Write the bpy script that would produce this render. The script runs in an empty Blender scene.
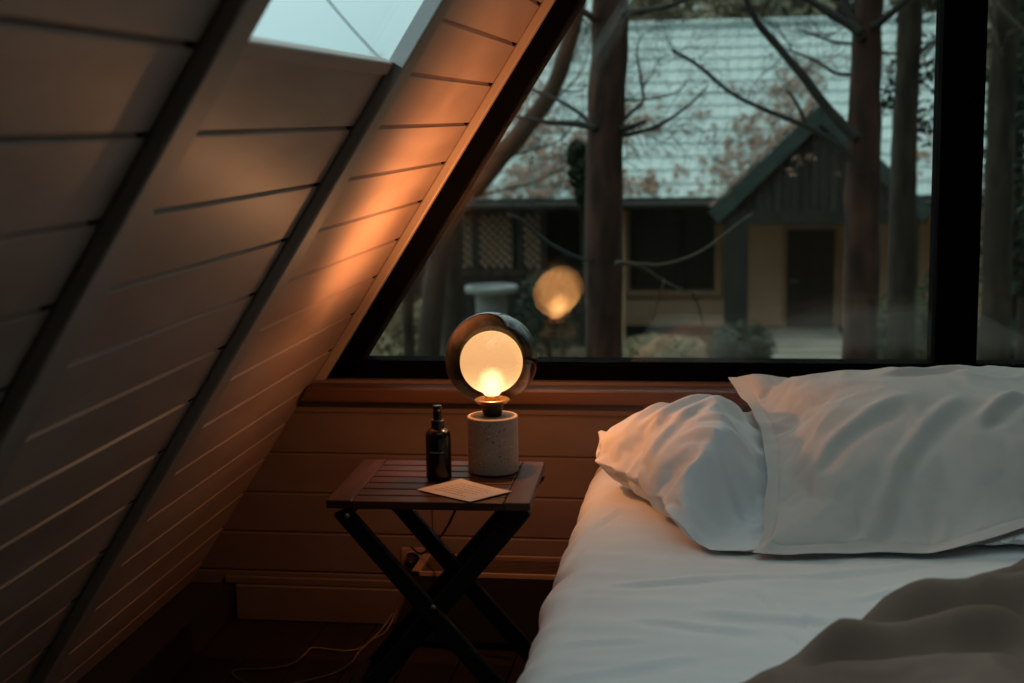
import bpy, bmesh, math, random
from mathutils import Vector, Matrix, noise
PI = math.pi
C = bpy.context.scene.collection
SC = bpy.context.scene

# ------------------------------------------------------------------ camera
F_PX, EYE = 1422.0, Vector((0, 0, 1.33))
yaw, pitch, roll = (math.radians(a) for a in (8.512, -8.894, -1.015))
_f = Vector((-math.sin(yaw), math.cos(yaw), 0)); _r = Vector((math.cos(yaw), math.sin(yaw), 0)); _u = Vector((0, 0, 1))
FWD = _f * math.cos(pitch) + _u * math.sin(pitch); _u2 = -_f * math.sin(pitch) + _u * math.cos(pitch)
RIGHT = _r * math.cos(roll) + _u2 * math.sin(roll); UP = -_r * math.sin(roll) + _u2 * math.cos(roll)
cam = bpy.data.objects.new('camera', bpy.data.cameras.new('camera')); C.objects.link(cam)
cam.matrix_world = Matrix(((RIGHT.x, UP.x, -FWD.x, EYE.x), (RIGHT.y, UP.y, -FWD.y, EYE.y), (RIGHT.z, UP.z, -FWD.z, EYE.z), (0, 0, 0, 1)))
cam.data.sensor_width = 36; cam.data.lens = 36 * F_PX / 1024
cam.data.clip_start = 0.05; cam.data.clip_end = 500
cam.data.dof.use_dof = True; cam.data.dof.focus_distance = 3.12; cam.data.dof.aperture_fstop = 3.6
SC.camera = cam

def ray(px, py): return FWD + RIGHT * ((px - 512) / F_PX) - UP * ((py - 341.5) / F_PX)
def at(px, py, Y): d = ray(px, py); return EYE + d * (Y / d.y)          # survey point at depth Y
def atz(px, py, z): d = ray(px, py); return EYE + d * ((z - EYE.z) / d.z)  # survey point at height z

# ------------------------------------------------------------------ materials
def nodes(name):
    m = bpy.data.materials.new(name); m.use_nodes = True
    nt = m.node_tree; nt.nodes.clear()
    return m, nt, nt.nodes.new('ShaderNodeOutputMaterial')
def principled(nt, col=(.5, .5, .5), rough=.6, metal=0, spec=.5):
    b = nt.nodes.new('ShaderNodeBsdfPrincipled')
    b.inputs['Base Color'].default_value = (*col, 1); b.inputs['Roughness'].default_value = rough
    b.inputs['Metallic'].default_value = metal; b.inputs['Specular IOR Level'].default_value = spec
    return b
def noise_mat(name, c1, c2, scale=(8, 8, 8), rough=.6, detail=4, bump=0., metal=0, spec=.5, ramp=(.35, .65), coord='Object', bscale=None, distort=0.):
    m, nt, out = nodes(name)
    b = principled(nt, c1, rough, metal, spec)
    tc = nt.nodes.new('ShaderNodeTexCoord'); mp = nt.nodes.new('ShaderNodeMapping')
    mp.inputs['Scale'].default_value = scale
    nz = nt.nodes.new('ShaderNodeTexNoise'); nz.inputs['Scale'].default_value = 1; nz.inputs['Detail'].default_value = detail
    nz.inputs['Distortion'].default_value = distort
    cr = nt.nodes.new('ShaderNodeValToRGB'); cr.color_ramp.elements[0].position = ramp[0]; cr.color_ramp.elements[1].position = ramp[1]
    cr.color_ramp.elements[0].color = (*c1, 1); cr.color_ramp.elements[1].color = (*c2, 1)
    L = nt.links.new
    L(tc.outputs[coord], mp.inputs[0]); L(mp.outputs[0], nz.inputs['Vector']); L(nz.outputs['Fac'], cr.inputs[0])
    L(cr.outputs[0], b.inputs['Base Color'])
    if bump:
        bp = nt.nodes.new('ShaderNodeBump'); bp.inputs['Strength'].default_value = bump; bp.inputs['Distance'].default_value = .01
        if bscale:
            n2 = nt.nodes.new('ShaderNodeTexNoise'); n2.inputs['Scale'].default_value = bscale; n2.inputs['Detail'].default_value = 3
            L(tc.outputs[coord], n2.inputs['Vector']); L(n2.outputs['Fac'], bp.inputs['Height'])
        else: L(nz.outputs['Fac'], bp.inputs['Height'])
        L(bp.outputs[0], b.inputs['Normal'])
    L(b.outputs[0], out.inputs[0])
    return m

M = {}
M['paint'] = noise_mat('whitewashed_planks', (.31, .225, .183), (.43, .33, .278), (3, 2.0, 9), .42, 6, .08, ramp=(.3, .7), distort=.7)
M['batten'] = noise_mat('painted_batten', (.30, .25, .215), (.35, .295, .255), (6, 6, 6), .45, 3, .05)
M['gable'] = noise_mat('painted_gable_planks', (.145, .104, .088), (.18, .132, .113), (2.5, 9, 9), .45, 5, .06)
M['sill'] = noise_mat('oiled_pine', (.070, .033, .021), (.11, .054, .034), (2, 30, 30), .4, 5, .1, distort=.6)
M['frame'] = noise_mat('black_window_paint', (.0012, .0014, .0014), (.002, .0022, .0022), (5, 5, 5), .9, spec=.02)
M['floor'] = noise_mat('dark_floorboards', (.014, .009, .006), (.026, .016, .011), (14, 1.2, 3), .5, 6, .1)
M['darkwood'] = noise_mat('dark_boxing', (.018, .013, .010), (.03, .021, .015), (10, 2, 10), .6, 4, .1)
M['tablewood'] = noise_mat('stained_acacia', (.05, .018, .010), (.10, .036, .018), (3, 40, 40), .45, 6, .12, spec=.22, distort=.8)
M['tableend'] = noise_mat('stained_acacia_end', (.05, .020, .011), (.09, .036, .019), (40, 3, 40), .6, 6, .12, spec=.22, distort=.8)
M['legwood'] = noise_mat('dark_table_leg', (.007, .0055, .005), (.012, .009, .007), (20, 20, 4), .6, 5, .1, spec=.25)
M['white'] = noise_mat('white_enamel', (.84, .86, .86), (.88, .9, .9), (5, 5, 5), .4)
M['steel'] = noise_mat('bolt_steel', (.5, .48, .45), (.62, .6, .57), (50, 50, 50), .3, metal=1)
M['sheet'] = noise_mat('white_cotton_sheet', (.74, .75, .75), (.80, .81, .81), (3, 3, 3), .9, 3, .12, spec=.2, bscale=900)
M['pillow'] = noise_mat('white_cotton_pillowcase', (.76, .77, .78), (.82, .83, .84), (3, 3, 3), .9, 3, .12, spec=.2, bscale=900)
M['linen'] = noise_mat('stone_white_linen', (.58, .56, .535), (.64, .62, .59), (4, 4, 4), .95, 3, .2, spec=.15, bscale=700)
M['duvet'] = noise_mat('taupe_linen', (.18, .128, .102), (.225, .165, .132), (5, 5, 5), .95, 3, .2, spec=.1, bscale=700)
M['bedwood'] = noise_mat('bed_base_wood', (.05, .03, .02), (.08, .05, .03), (3, 20, 20), .5, 5)
M['heater'] = noise_mat('heater_enamel', (.30, .20, .15), (.34, .23, .18), (10, 10, 10), .4)
M['grille'] = noise_mat('grille_slats', (.10, .066, .05), (.13, .085, .065), (10, 10, 10), .5)
M['heaterdark'] = noise_mat('heater_dark_casing', (.014, .013, .012), (.02, .019, .018), (10, 10, 10), .5)
M['bottle'] = noise_mat('dark_amber_glass', (.003, .0025, .0025), (.005, .004, .0035), (5, 5, 5), .2, spec=.4)
M['blackplastic'] = noise_mat('black_plastic', (.010, .009, .008), (.016, .015, .014), (9, 9, 9), .35)
M['labelink'] = noise_mat('pale_print', (.42, .36, .3), (.5, .44, .38), (90, 90, 90), .7)
M['paper'] = noise_mat('cream_card', (.56, .47, .40), (.62, .53, .46), (20, 20, 20), .85)
M['ink'] = noise_mat('brown_ink', (.42, .22, .14), (.48, .26, .17), (90, 90, 90), .8)
M['brass'] = noise_mat('brushed_brass', (.60, .36, .16), (.68, .42, .2), (60, 60, 60), .32, metal=1)
M['cable_black'] = noise_mat('black_cable', (.008, .008, .008), (.014, .013, .012), (30, 30, 30), .5)
M['cable_white'] = noise_mat('white_cable', (.16, .13, .10), (.2, .165, .125), (30, 30, 30), .5)
M['socket'] = noise_mat('socket_plastic', (.26, .18, .145), (.30, .21, .17), (30, 30, 30), .35)
# outdoors
M['roof'] = noise_mat('pale_sheet_roofing', (.55, .66, .65), (.66, .76, .745), (.6, .8, .8), .5, 5, 0)
M['fascia'] = noise_mat('green_grey_fascia', (.045, .068, .064), (.065, .092, .088), (2, 2, 6), .5, 4)
M['boards'] = noise_mat('weathered_dark_boards', (.028, .022, .019), (.06, .049, .043), (9, 9, .5), .8, 5)
M['render'] = noise_mat('tan_render', (.66, .41, .27), (.76, .49, .33), (1.2, 1.2, 1.2), .85, 5)
M['housedark'] = noise_mat('dark_stained_timber', (.022, .02, .017), (.04, .036, .03), (4, 4, 1), .7, 4)
M['housepane'] = noise_mat('dark_house_window', (.012, .013, .012), (.02, .021, .02), (1, 1, 1), .25)
M['lattice'] = noise_mat('pale_lattice_timber', (.66, .43, .29), (.76, .52, .36), (3, 3, 3), .8, 4)
M['housetrim'] = noise_mat('tan_timber_trim', (.44, .26, .15), (.52, .32, .2), (3, 3, 3), .7, 4)
M['door'] = noise_mat('dark_brown_door', (.035, .022, .016), (.055, .035, .026), (8, 8, .6), .55, 4)
M['concrete'] = noise_mat('pale_concrete', (.42, .36, .29), (.55, .48, .40), (2, 2, 2), .9, 6)
M['planter'] = noise_mat('pale_stone', (.22, .23, .23), (.30, .31, .31), (4, 4, 4), .85, 5)
M['ground'] = noise_mat('leaf_littered_ground', (.09, .095, .055), (.26, .19, .115), (.9, .9, .9), .95, 8, .3, ramp=(.3, .7))
M['bark'] = noise_mat('pine_bark', (.006, .005, .003), (.062, .040, .025), (13, 13, 3.5), .9, 8, 1.0, ramp=(.3, .75))
M['bark_red'] = noise_mat('ruddy_pine_bark', (.006, .004, .003), (.105, .036, .019), (13, 13, 3.5), .9, 8, 1.0, ramp=(.3, .75))
M['bark_brown'] = noise_mat('brown_bark', (.04, .026, .018), (.08, .05, .034), (5, 5, 1.5), .9, 6, .4)
M['twig'] = noise_mat('dark_twig', (.014, .013, .011), (.028, .024, .02), (8, 8, 8), .9)
M['paletwig'] = noise_mat('pale_twig', (.075, .06, .043), (.115, .09, .065), (8, 8, 8), .9)
M['needle'] = noise_mat('conifer_needles', (.012, .028, .016), (.035, .06, .03), (3, 3, 3), .8)
M['leafgreen'] = noise_mat('shrub_leaves', (.05, .075, .03), (.12, .14, .06), (3, 3, 3), .8)
M['leafdark'] = noise_mat('dark_shrub_leaves', (.03, .045, .025), (.06, .08, .045), (3, 3, 3), .8)
M['leafbrown'] = noise_mat('fallen_leaf', (.20, .115, .08), (.36, .22, .16), (3, 3, 3), .85)
M['leafpale'] = noise_mat('faded_foliage', (.22, .185, .11), (.38, .31, .2), (2, 2, 2), .9)
M['leafforest'] = noise_mat('dusky_forest_foliage', (.34, .31, .21), (.56, .50, .36), (1, 1, 1), .9)
M['leafolive'] = noise_mat('olive_foliage', (.05, .06, .03), (.11, .115, .06), (2, 2, 2), .9)

def terrazzo():
    m, nt, out = nodes('speckled_terrazzo'); L = nt.links.new
    b = principled(nt, (.5, .45, .4), .75)
    tc = nt.nodes.new('ShaderNodeTexCoord')
    nz = nt.nodes.new('ShaderNodeTexNoise'); nz.inputs['Scale'].default_value = 30; nz.inputs['Detail'].default_value = 5
    cr = nt.nodes.new('ShaderNodeValToRGB')
    cr.color_ramp.elements[0].color = (.27, .225, .19, 1); cr.color_ramp.elements[1].color = (.36, .30, .255, 1)
    L(tc.outputs['Object'], nz.inputs['Vector']); L(nz.outputs['Fac'], cr.inputs[0])
    col = cr.outputs[0]
    for sc, th, c in ((190, .66, (.14, .11, .095, 1)), (330, .64, (.24, .20, .17, 1)), (240, .70, (.62, .56, .5, 1))):
        v = nt.nodes.new('ShaderNodeTexNoise'); v.inputs['Scale'].default_value = sc; v.inputs['Detail'].default_value = 1
        mp = nt.nodes.new('ShaderNodeMapping'); mp.inputs['Location'].default_value = (sc, sc * .3, 1)
        g = nt.nodes.new('ShaderNodeMapRange'); g.inputs['From Min'].default_value = th; g.inputs['From Max'].default_value = th + .04
        mx = nt.nodes.new('ShaderNodeMixRGB'); mx.inputs[2].default_value = c
        L(tc.outputs['Object'], mp.inputs[0]); L(mp.outputs[0], v.inputs['Vector']); L(v.outputs['Fac'], g.inputs['Value']); L(g.outputs[0], mx.inputs[0]); L(col, mx.inputs[1]); col = mx.outputs[0]
    L(col, b.inputs['Base Color']); L(b.outputs[0], out.inputs[0]); return m
M['terrazzo'] = terrazzo()

def glass_mat(name, tint, refl, rough=0.0, power=4):
    m, nt, out = nodes(name); L = nt.links.new
    t = nt.nodes.new('ShaderNodeBsdfTransparent'); t.inputs[0].default_value = (*tint, 1)
    g = nt.nodes.new('ShaderNodeBsdfGlossy'); g.inputs['Roughness'].default_value = rough; g.inputs[0].default_value = (1, 1, 1, 1)
    lw = nt.nodes.new('ShaderNodeLayerWeight'); lw.inputs[0].default_value = .5
    pw = nt.nodes.new('ShaderNodeMath'); pw.operation = 'POWER'; pw.inputs[1].default_value = power
    ml = nt.nodes.new('ShaderNodeMath'); ml.operation = 'MULTIPLY_ADD'; ml.inputs[1].default_value = 1 - refl; ml.inputs[2].default_value = refl
    mx = nt.nodes.new('ShaderNodeMixShader')
    L(lw.outputs['Facing'], pw.inputs[0]); L(pw.outputs[0], ml.inputs[0]); L(ml.outputs[0], mx.inputs[0]); L(t.outputs[0], mx.inputs[1]); L(g.outputs[0], mx.inputs[2]); L(mx.outputs[0], out.inputs[0])
    return m
M['pane'] = glass_mat('window_glass', (.975, .985, .975), .023)
M['skypane'] = glass_mat('skylight_glass', (.95, .98, .98), .02, 0.0, 14)
def smoke_mat():
    m = glass_mat('light_graded_smoked_glass', (.2, .2, .2), .05); nt = m.node_tree; L = nt.links.new
    tc = nt.nodes.new('ShaderNodeTexCoord'); sp = nt.nodes.new('ShaderNodeSeparateXYZ'); mr = nt.nodes.new('ShaderNodeMapRange')
    mr.inputs['From Min'].default_value = -.08; mr.inputs['From Max'].default_value = .10
    mx = nt.nodes.new('ShaderNodeMixRGB'); mx.inputs[1].default_value = (.21, .178, .142, 1); mx.inputs[2].default_value = (.88, .58, .36, 1)  # front darkened, back cleared to strengthen the lamp's reflection in the window
    L(tc.outputs['Object'], sp.inputs[0]); L(sp.outputs['Y'], mr.inputs['Value']); L(mr.outputs[0], mx.inputs[0])
    for n in nt.nodes:
        if n.type == 'BSDF_TRANSPARENT': L(mx.outputs[0], n.inputs[0])
    return m
M['smoke'] = smoke_mat()

def bulb_mat():
    m, nt, out = nodes('glowing_frosted_bulb'); L = nt.links.new
    tc = nt.nodes.new('ShaderNodeTexCoord')
    # distance from the lit filament low in the bulb: brightest round it, dimmer up the globe
    d = nt.nodes.new('ShaderNodeVectorMath'); d.operation = 'DISTANCE'; d.inputs[1].default_value = (0, 0, -.048)
    cr = nt.nodes.new('ShaderNodeValToRGB')
    e = cr.color_ramp.elements
    e[0].position = 0.02; e[0].color = (1, .74, .42, 1)
    e[1].position = 1.0; e[1].color = (.255, .16, .082, 1)
    for p, c in ((.16, (.55, .38, .2)), (.34, (.30, .19, .092)), (.56, (.222, .130, .062))):
        n = e.new(p); n.color = (*c, 1)
    mr = nt.nodes.new('ShaderNodeMapRange'); mr.inputs['From Min'].default_value = .015; mr.inputs['From Max'].default_value = .125
    em = nt.nodes.new('ShaderNodeEmission'); em.inputs['Strength'].default_value = 11.2
    tr = nt.nodes.new('ShaderNodeBsdfTransparent'); tr.inputs[0].default_value = (.7, .7, .7, 1)
    ad = nt.nodes.new('ShaderNodeAddShader')
    L(tc.outputs['Object'], d.inputs[0]); L(d.outputs['Value'], mr.inputs['Value']); L(mr.outputs[0], cr.inputs[0]); L(cr.outputs[0], em.inputs[0])
    L(em.outputs[0], ad.inputs[0]); L(tr.outputs[0], ad.inputs[1]); L(ad.outputs[0], out.inputs[0]); return m
M['bulb'] = bulb_mat()

def core_mat():
    m, nt, out = nodes('glowing_core'); L = nt.links.new
    lw = nt.nodes.new('ShaderNodeLayerWeight'); lw.inputs[0].default_value = .5
    inv = nt.nodes.new('ShaderNodeMath'); inv.operation = 'SUBTRACT'; inv.inputs[0].default_value = 1
    pw = nt.nodes.new('ShaderNodeMath'); pw.operation = 'POWER'; pw.inputs[1].default_value = 3.2
    ml = nt.nodes.new('ShaderNodeMath'); ml.operation = 'MULTIPLY'; ml.inputs[1].default_value = 7
    em = nt.nodes.new('ShaderNodeEmission'); em.inputs[0].default_value = (1, .66, .36, 1)
    tr = nt.nodes.new('ShaderNodeBsdfTransparent'); ad = nt.nodes.new('ShaderNodeAddShader')
    L(lw.outputs['Facing'], inv.inputs[1]); L(inv.outputs[0], pw.inputs[0]); L(pw.outputs[0], ml.inputs[0]); L(ml.outputs[0], em.inputs[1])
    L(em.outputs[0], ad.inputs[0]); L(tr.outputs[0], ad.inputs[1]); L(ad.outputs[0], out.inputs[0]); return m
M['core'] = core_mat()

# ------------------------------------------------------------------ mesh helpers
class MB:
    def __init__(s): s.b = bmesh.new()
    def v(s, p): return s.b.verts.new(p)
    def face(s, pts): return s.b.faces.new([s.b.verts.new(p) for p in pts])
    def box(s, lo, hi, mat=None, bev=0, seg=1):
        r = bmesh.ops.create_cube(s.b, size=1)['verts']
        lo, hi = Vector(lo), Vector(hi)
        for v in r: v.co = Vector(((lo[i] + hi[i]) / 2 + v.co[i] * (hi[i] - lo[i]) for i in range(3)))
        if bev:
            es = list({e for v in r for e in v.link_edges})
            r2 = bmesh.ops.bevel(s.b, geom=es, offset=bev, segments=seg, affect='EDGES', profile=.5)
            r = list({v for f in r2['faces'] for v in f.verts} | {v for v in r if v.is_valid})
        if mat is not None:
            for v in r: v.co = mat @ v.co
        return s
    def bar(s, a, b, w, h, up=(0, 0, 1), bev=0):
        a, b = Vector(a), Vector(b); d = (b - a); n = d.normalized()
        x = n.cross(Vector(up)).normalized(); z = x.cross(n)
        m = Matrix(((x.x, n.x, z.x, a.x), (x.y, n.y, z.y, a.y), (x.z, n.z, z.z, a.z), (0, 0, 0, 1)))
        return s.box((-w / 2, 0, -h / 2), (w / 2, d.length, h / 2), m, bev)
    def prism(s, poly, off):                      # polygon (list of points) swept by vector
        off = Vector(off); a = [s.v(Vector(p)) for p in poly]; b = [s.v(Vector(p) + off) for p in poly]
        s.b.faces.new(a); s.b.faces.new(b[::-1]); n = len(a)
        for i in range(n): s.b.faces.new((a[i], b[i], b[(i + 1) % n], a[(i + 1) % n]))
        return s
    def lathe(s, prof, n=32, o=(0, 0, 0), capa=True, capb=True):
        o = Vector(o); rings = []
        for r, z in prof: rings.append([s.v(o + Vector((r * math.cos(2 * PI * i / n), r * math.sin(2 * PI * i / n), z))) for i in range(n)])
        for a, b in zip(rings, rings[1:]):
            for i in range(n): s.b.faces.new((a[i], a[(i + 1) % n], b[(i + 1) % n], b[i]))
        if capa: s.b.faces.new(rings[0][::-1])
        if capb: s.b.faces.new(rings[-1])
        return s
    def tube(s, pts, rad, n=8, wob=0, seed=0):
        pts = [Vector(p) for p in pts]
        if not isinstance(rad, (list, tuple)): rad = [rad] * len(pts)
        rings = []; x = None
        for i, p in enumerate(pts):
            t = (pts[min(i + 1, len(pts) - 1)] - pts[max(i - 1, 0)])
            if t.length < 1e-9: t = Vector((0, 0, 1))
            t.normalize()
            if x is None:
                x = t.orthogonal().normalized()
            else:
                x = (x - t * x.dot(t)); x = x.normalized() if x.length > 1e-6 else t.orthogonal().normalized()
            y = t.cross(x); ring = []
            for k in range(n):
                a = 2 * PI * k / n; dirv = x * math.cos(a) + y * math.sin(a); r = rad[i]
                if wob: r *= 1 + wob * noise.noise(Vector((p.x * 7 + seed + dirv.x * 2, p.y * 7 + dirv.y * 2, p.z * 5 + dirv.z)))
                ring.append(s.v(p + dirv * r))
            rings.append(ring)
        for a, b in zip(rings, rings[1:]):
            for k in range(n): s.b.faces.new((a[k], a[(k + 1) % n], b[(k + 1) % n], b[k]))
        s.b.faces.new(rings[0][::-1]); s.b.faces.new(rings[-1]); return s
    def build(s, name, mat, parent=None, smooth=False, recalc=True, local=None, sharp=None):
        if recalc: bmesh.ops.recalc_face_normals(s.b, faces=s.b.faces[:])
        me = bpy.data.meshes.new(name)
        if local is not None:
            for v in s.b.verts: v.co -= Vector(local)
        s.b.to_mesh(me); s.b.free()
        for p in me.polygons: p.use_smooth = smooth
        me.materials.append(mat)
        o = bpy.data.objects.new(name, me); C.objects.link(o)
        if local is not None: o.location = local
        if parent is not None:
            o.parent = parent
            o.matrix_parent_inverse = Matrix.Translation(-Vector(parent.location)) if parent.rotation_euler.z == 0 else Matrix()
        if smooth and sharp: me.set_sharp_from_angle(angle=math.radians(sharp))
        return o

def spline(pts, n=6):
    pts = [Vector(p) for p in pts]; out = []
    P = [pts[0] * 2 - pts[1]] + pts + [pts[-1] * 2 - pts[-2]]
    for i in range(1, len(P) - 2):
        a, b, c, d = P[i - 1:i + 3]
        for k in range(n):
            t = k / n
            out.append(.5 * ((2 * b) + (c - a) * t + (2 * a - 5 * b + 4 * c - d) * t * t + (3 * b - a - 3 * c + d) * t ** 3))
    out.append(pts[-1]); return out
def lerp(a, b, n): return [a + (b - a) * i / (n - 1) for i in range(n)]
def tag(o, label=None, cat=None, group=None, kind=None):
    if label: o['label'] = label
    if cat: o['category'] = cat
    if group: o['group'] = group
    if kind: o['kind'] = kind
    return o
def empty(name, loc, label=None, cat=None, group=None, kind=None):
    o = bpy.data.objects.new(name, None); o.location = loc; C.objects.link(o); o.empty_display_size = .1
    return tag(o, label, cat, group, kind)
def struct(o, label=None, cat=None): return tag(o, label, cat, None, 'structure')
def copy_tree(o, parent=None):
    c = o.copy(); C.objects.link(c)
    if parent is not None: c.parent = parent
    for ch in list(o.children): copy_tree(ch, c)
    return c
def smooth(t): t = max(0, min(1, t)); return t * t * (3 - 2 * t)

# ------------------------------------------------------------------ the cabin shell
ANG = math.radians(57); CA, SA = math.cos(ANG), math.sin(ANG)
K = CA / SA                                     # dx per dz on the slope
XL0, XR0, YW = -1.494, 2.614, 3.56              # slope feet, gable wall face
APEX = (XR0 - XL0) / 2 / K
NL = Vector((SA, 0, -CA))                       # into the room from the left slope
UL = Vector((CA, 0, SA))                        # up the left slope
def SL(t, y, off=0): return Vector((XL0, y, 0)) + UL * t + NL * off
GROOVES = [1.573 + .115 * k for k in range(-13, 19)]

def groove_profile(t0, t1, cuts, w=.010, d=.008):
    pr = [(t0, 0)]
    for g in cuts:
        if t0 + .012 < g < t1 - .012: pr += [(g - w * .55, 0), (g + w * .1, -d), (g + w * .35, -d), (g + w * .45, 0)]
    return pr + [(t1, 0)]
def plank_strip(mb, prof, p, q):                # p(t, off) start edge, q(t, off) end edge
    a = [mb.v(p(*x)) for x in prof]; b = [mb.v(q(*x)) for x in prof]
    for i in range(len(a) - 1): mb.b.faces.new((a[i], b[i], b[i + 1], a[i + 1]))

SKY0, SKY1 = 1.706, 3.60                         # skylight opening along the slope
B1, B2, B3, BW, BP = 1.53, 2.43, 3.574, .08, .025 # battens
LEN = APEX / SA
mb = MB()
for y0, y1, t0, t1 in ((-2.2, .55, -.05, LEN), (.55, B1 + BW / 2, -.05, 2.05), (.55, B1 + BW / 2, 3.60, LEN), (B2 + .062, 3.70, -.05, LEN), (B1 + BW / 2, B2 + .062, -.05, SKY0), (B1 + BW / 2, B2 + .062, SKY1, LEN)):
    plank_strip(mb, groove_profile(t0, t1, GROOVES), lambda t, o, y=y0: SL(t, y, o), lambda t, o, y=y1: SL(t, y, o))
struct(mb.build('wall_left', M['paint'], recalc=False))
# outer roof deck behind the planks, keeps daylight out of the joints
mb = MB()
for y0, y1, t0, t1 in ((-2.3, .5, -.1, LEN), (.5, B1 + BW / 2, -.1, 1.95), (.5, B1 + BW / 2, 3.7, LEN), (B2 + .8, 3.72, -.1, LEN), (B1 + BW / 2, B2 + .8, -.1, SKY0 - .14), (B1 + BW / 2, B2 + .8, SKY1 + .14, LEN)):
    mb.prism([SL(t0, y0, -.03), SL(t1, y0, -.03), SL(t1, y0, -.10), SL(t0, y0, -.10)], (0, y1 - y0, 0))
struct(mb.build('wall_left_deck', M['darkwood']))
for i, yb in enumerate((-.47, .5, B1, B2, B3)):
    mb = MB(); yw = BW if yb != B3 else .024
    m4 = Matrix(((UL.x, 0, NL.x, XL0), (UL.y, 1, NL.y, yb), (UL.z, 0, NL.z, 0), (0, 0, 0, 1)))
    if yb == B3: mb.box((.668 / SA - .015, 0, 0), (LEN, yw, BP), m4, .004, 2)
    else: mb.box((0, 0, 0), (LEN, yw, BP), m4, .005, 2)
    struct(mb.build('trim_%d' % (i + 1), M['batten']))

mb = MB()                                        # black blocks as shade in the gaps where the board joints meet the battens
for yb in (B1, B2, B3):
    for g in GROOVES:
        if g < .1 or (yb == B2 and SKY0 - .03 < g < SKY1 + .06): continue
        mb.box((g - .006, yb - .022, -.0075), (g + .006, yb, -.0012), Matrix(((UL.x, 0, NL.x, XL0), (UL.y, 1, NL.y, 0), (UL.z, 0, NL.z, 0), (0, 0, 0, 1))))
struct(mb.build('wall_left_gap_shade', M['frame']))

# right slope with two big skylights over the bed (behind and above the view)
def SR(t, y, off=0): return Vector((XR0, y, 0)) + Vector((-CA, 0, SA)) * t + Vector((-SA, 0, -CA)) * off
RS = [(2.85, 3.62, 1.57, 2.47), (2.85, 3.62, .55, 1.49)]
mb = MB()
for y0, y1, t0, t1 in ((-2.3, .55, -.1, LEN), (2.47, 3.72, -.1, LEN), (1.49, 1.57, -.1, LEN), (.55, 1.49, -.1, 2.85), (.55, 1.49, 3.62, LEN), (1.57, 2.47, -.1, 2.85), (1.57, 2.47, 3.62, LEN)):
    mb.prism([SR(t0, y0, 0), SR(t1, y0, 0), SR(t1, y0, -.10), SR(t0, y0, -.10)], (0, y1 - y0, 0))
struct(mb.build('wall_right', M['paint']))

# gable wall under the window: horizontal planks
GZ = [.572 - .109 * k for k in range(0, 5)]
mb = MB()
plank_strip(mb, groove_profile(-.02, .64, sorted(GZ), .009, .007), lambda t, o: Vector((XL0 - .05 + K * max(t, 0), YW - o, t)), lambda t, o: Vector((XR0 + .05 - K * max(t, 0), YW - o, t)))
mb.prism([(XL0 - .1, YW + .012, -.3), (XR0 + .1, YW + .012, -.3), (XR0 - .1, YW + .012, .66), (XL0 + .30, YW + .012, .66)], (0, .10, 0))
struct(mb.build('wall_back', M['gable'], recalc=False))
mb = MB(); mb.box((-.755, YW - .0015, .247), (-.752, YW + .004, .352)); struct(mb.build('trim_6', M['darkwood']))
mb = MB(); mb.box((-1.30, YW - .016, 0), (2.4, YW, .100), bev=.004); mb.box((-1.33, YW - .010, .100), (2.35, YW, .122), bev=.003)
struct(mb.build('baseboard_back', M['gable']))
mb = MB(); mb.prism([(-1.318, -2.2, 0), (-1.318, -2.2, .098), (-1.435, -2.2, .098), (-1.50, -2.2, 0)], (0, YW + 2.2 - .001, 0))
struct(mb.build('baseboard_left', M['darkwood']))
# sill board
mb = MB()
sl = lambda z: XL0 + K * z
sr = lambda z: XR0 - K * z
mb.prism([(sl(.612) + .005, 3.505, .612), (sr(.612) - .005, 3.505, .612), (sr(.652) - .005, 3.505, .652), (sl(.652) + .005, 3.505, .652)], (0, .20, 0))
o = mb.build('trim_7', M['sill']); struct(o)
bv = o.modifiers.new('bevel', 'BEVEL'); bv.width = .006; bv.segments = 2; bv.limit_method = 'ANGLE'

# floor, front wall behind the camera
mb = MB()
for k in range(34):
    x0 = -1.72 + k * .135
    mb.box((x0, -2.3, -.03), (x0 + .132, 3.7, 0), bev=.002)
mb.box((-1.8, -2.3, -.08), (2.9, 3.7, -.031))
struct(mb.build('floor', M['floor']))
mb = MB(); mb.prism([(XL0 - .2, -2.2, -.1), (XR0 + .2, -2.2, -.1), ((XL0 + XR0) / 2, -2.2, APEX + .2)], (0, -.1, 0))
struct(mb.build('wall_front', M['paint']))

# gable window: black frame, mullions, double panes
WF, WD = 3.598, .125                             # frame face, depth
zb0, zb1 = .652, .700
fr = empty('window_1', (.56, WF, .652), kind='structure')
PWD = .074 / SA                                  # sloped member, horizontal width
mb = MB()
mb.prism([(sl(zb0) - .02, WF, zb0), (sr(zb0) + .02, WF, zb0), (sr(zb1) + .02, WF, zb1), (sl(zb1) - .02, WF, zb1)], (0, WD, 0))
mb.prism([(sl(zb0) - .03, WF, zb0), (sl(zb0) + PWD, WF, zb0), (.56, WF, APEX - PWD / K), (.56, WF, APEX + .04)], (0, WD, 0))
mb.prism([(sr(zb0) + .03, WF, zb0), (sr(zb0) - PWD, WF, zb0), (.56, WF, APEX - PWD / K), (.56, WF, APEX + .04)], (0, WD, 0))
mb.build('window_frame', M['frame'], fr)
mb = MB(); mb.box((.520, WF - .012, zb0), (.621, WF + WD, APEX - .15), bev=.004); mb.build('mullion', M['frame'], fr)
mb = MB()                                        # thin glazing beads
mb.box((sl(zb1) + PWD - .01, WF + .012, zb1 - .002), (.515, WF + .03, zb1 + .006)); mb.box((.62, WF + .012, zb1 - .002), (sr(zb1) - PWD + .01, WF + .03, zb1 + .006))
mb.build('glazing_bead', M['frame'], fr)
TILT = ((.0010, .0), (-.0008, .0006), (.0004, -.0008))
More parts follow.
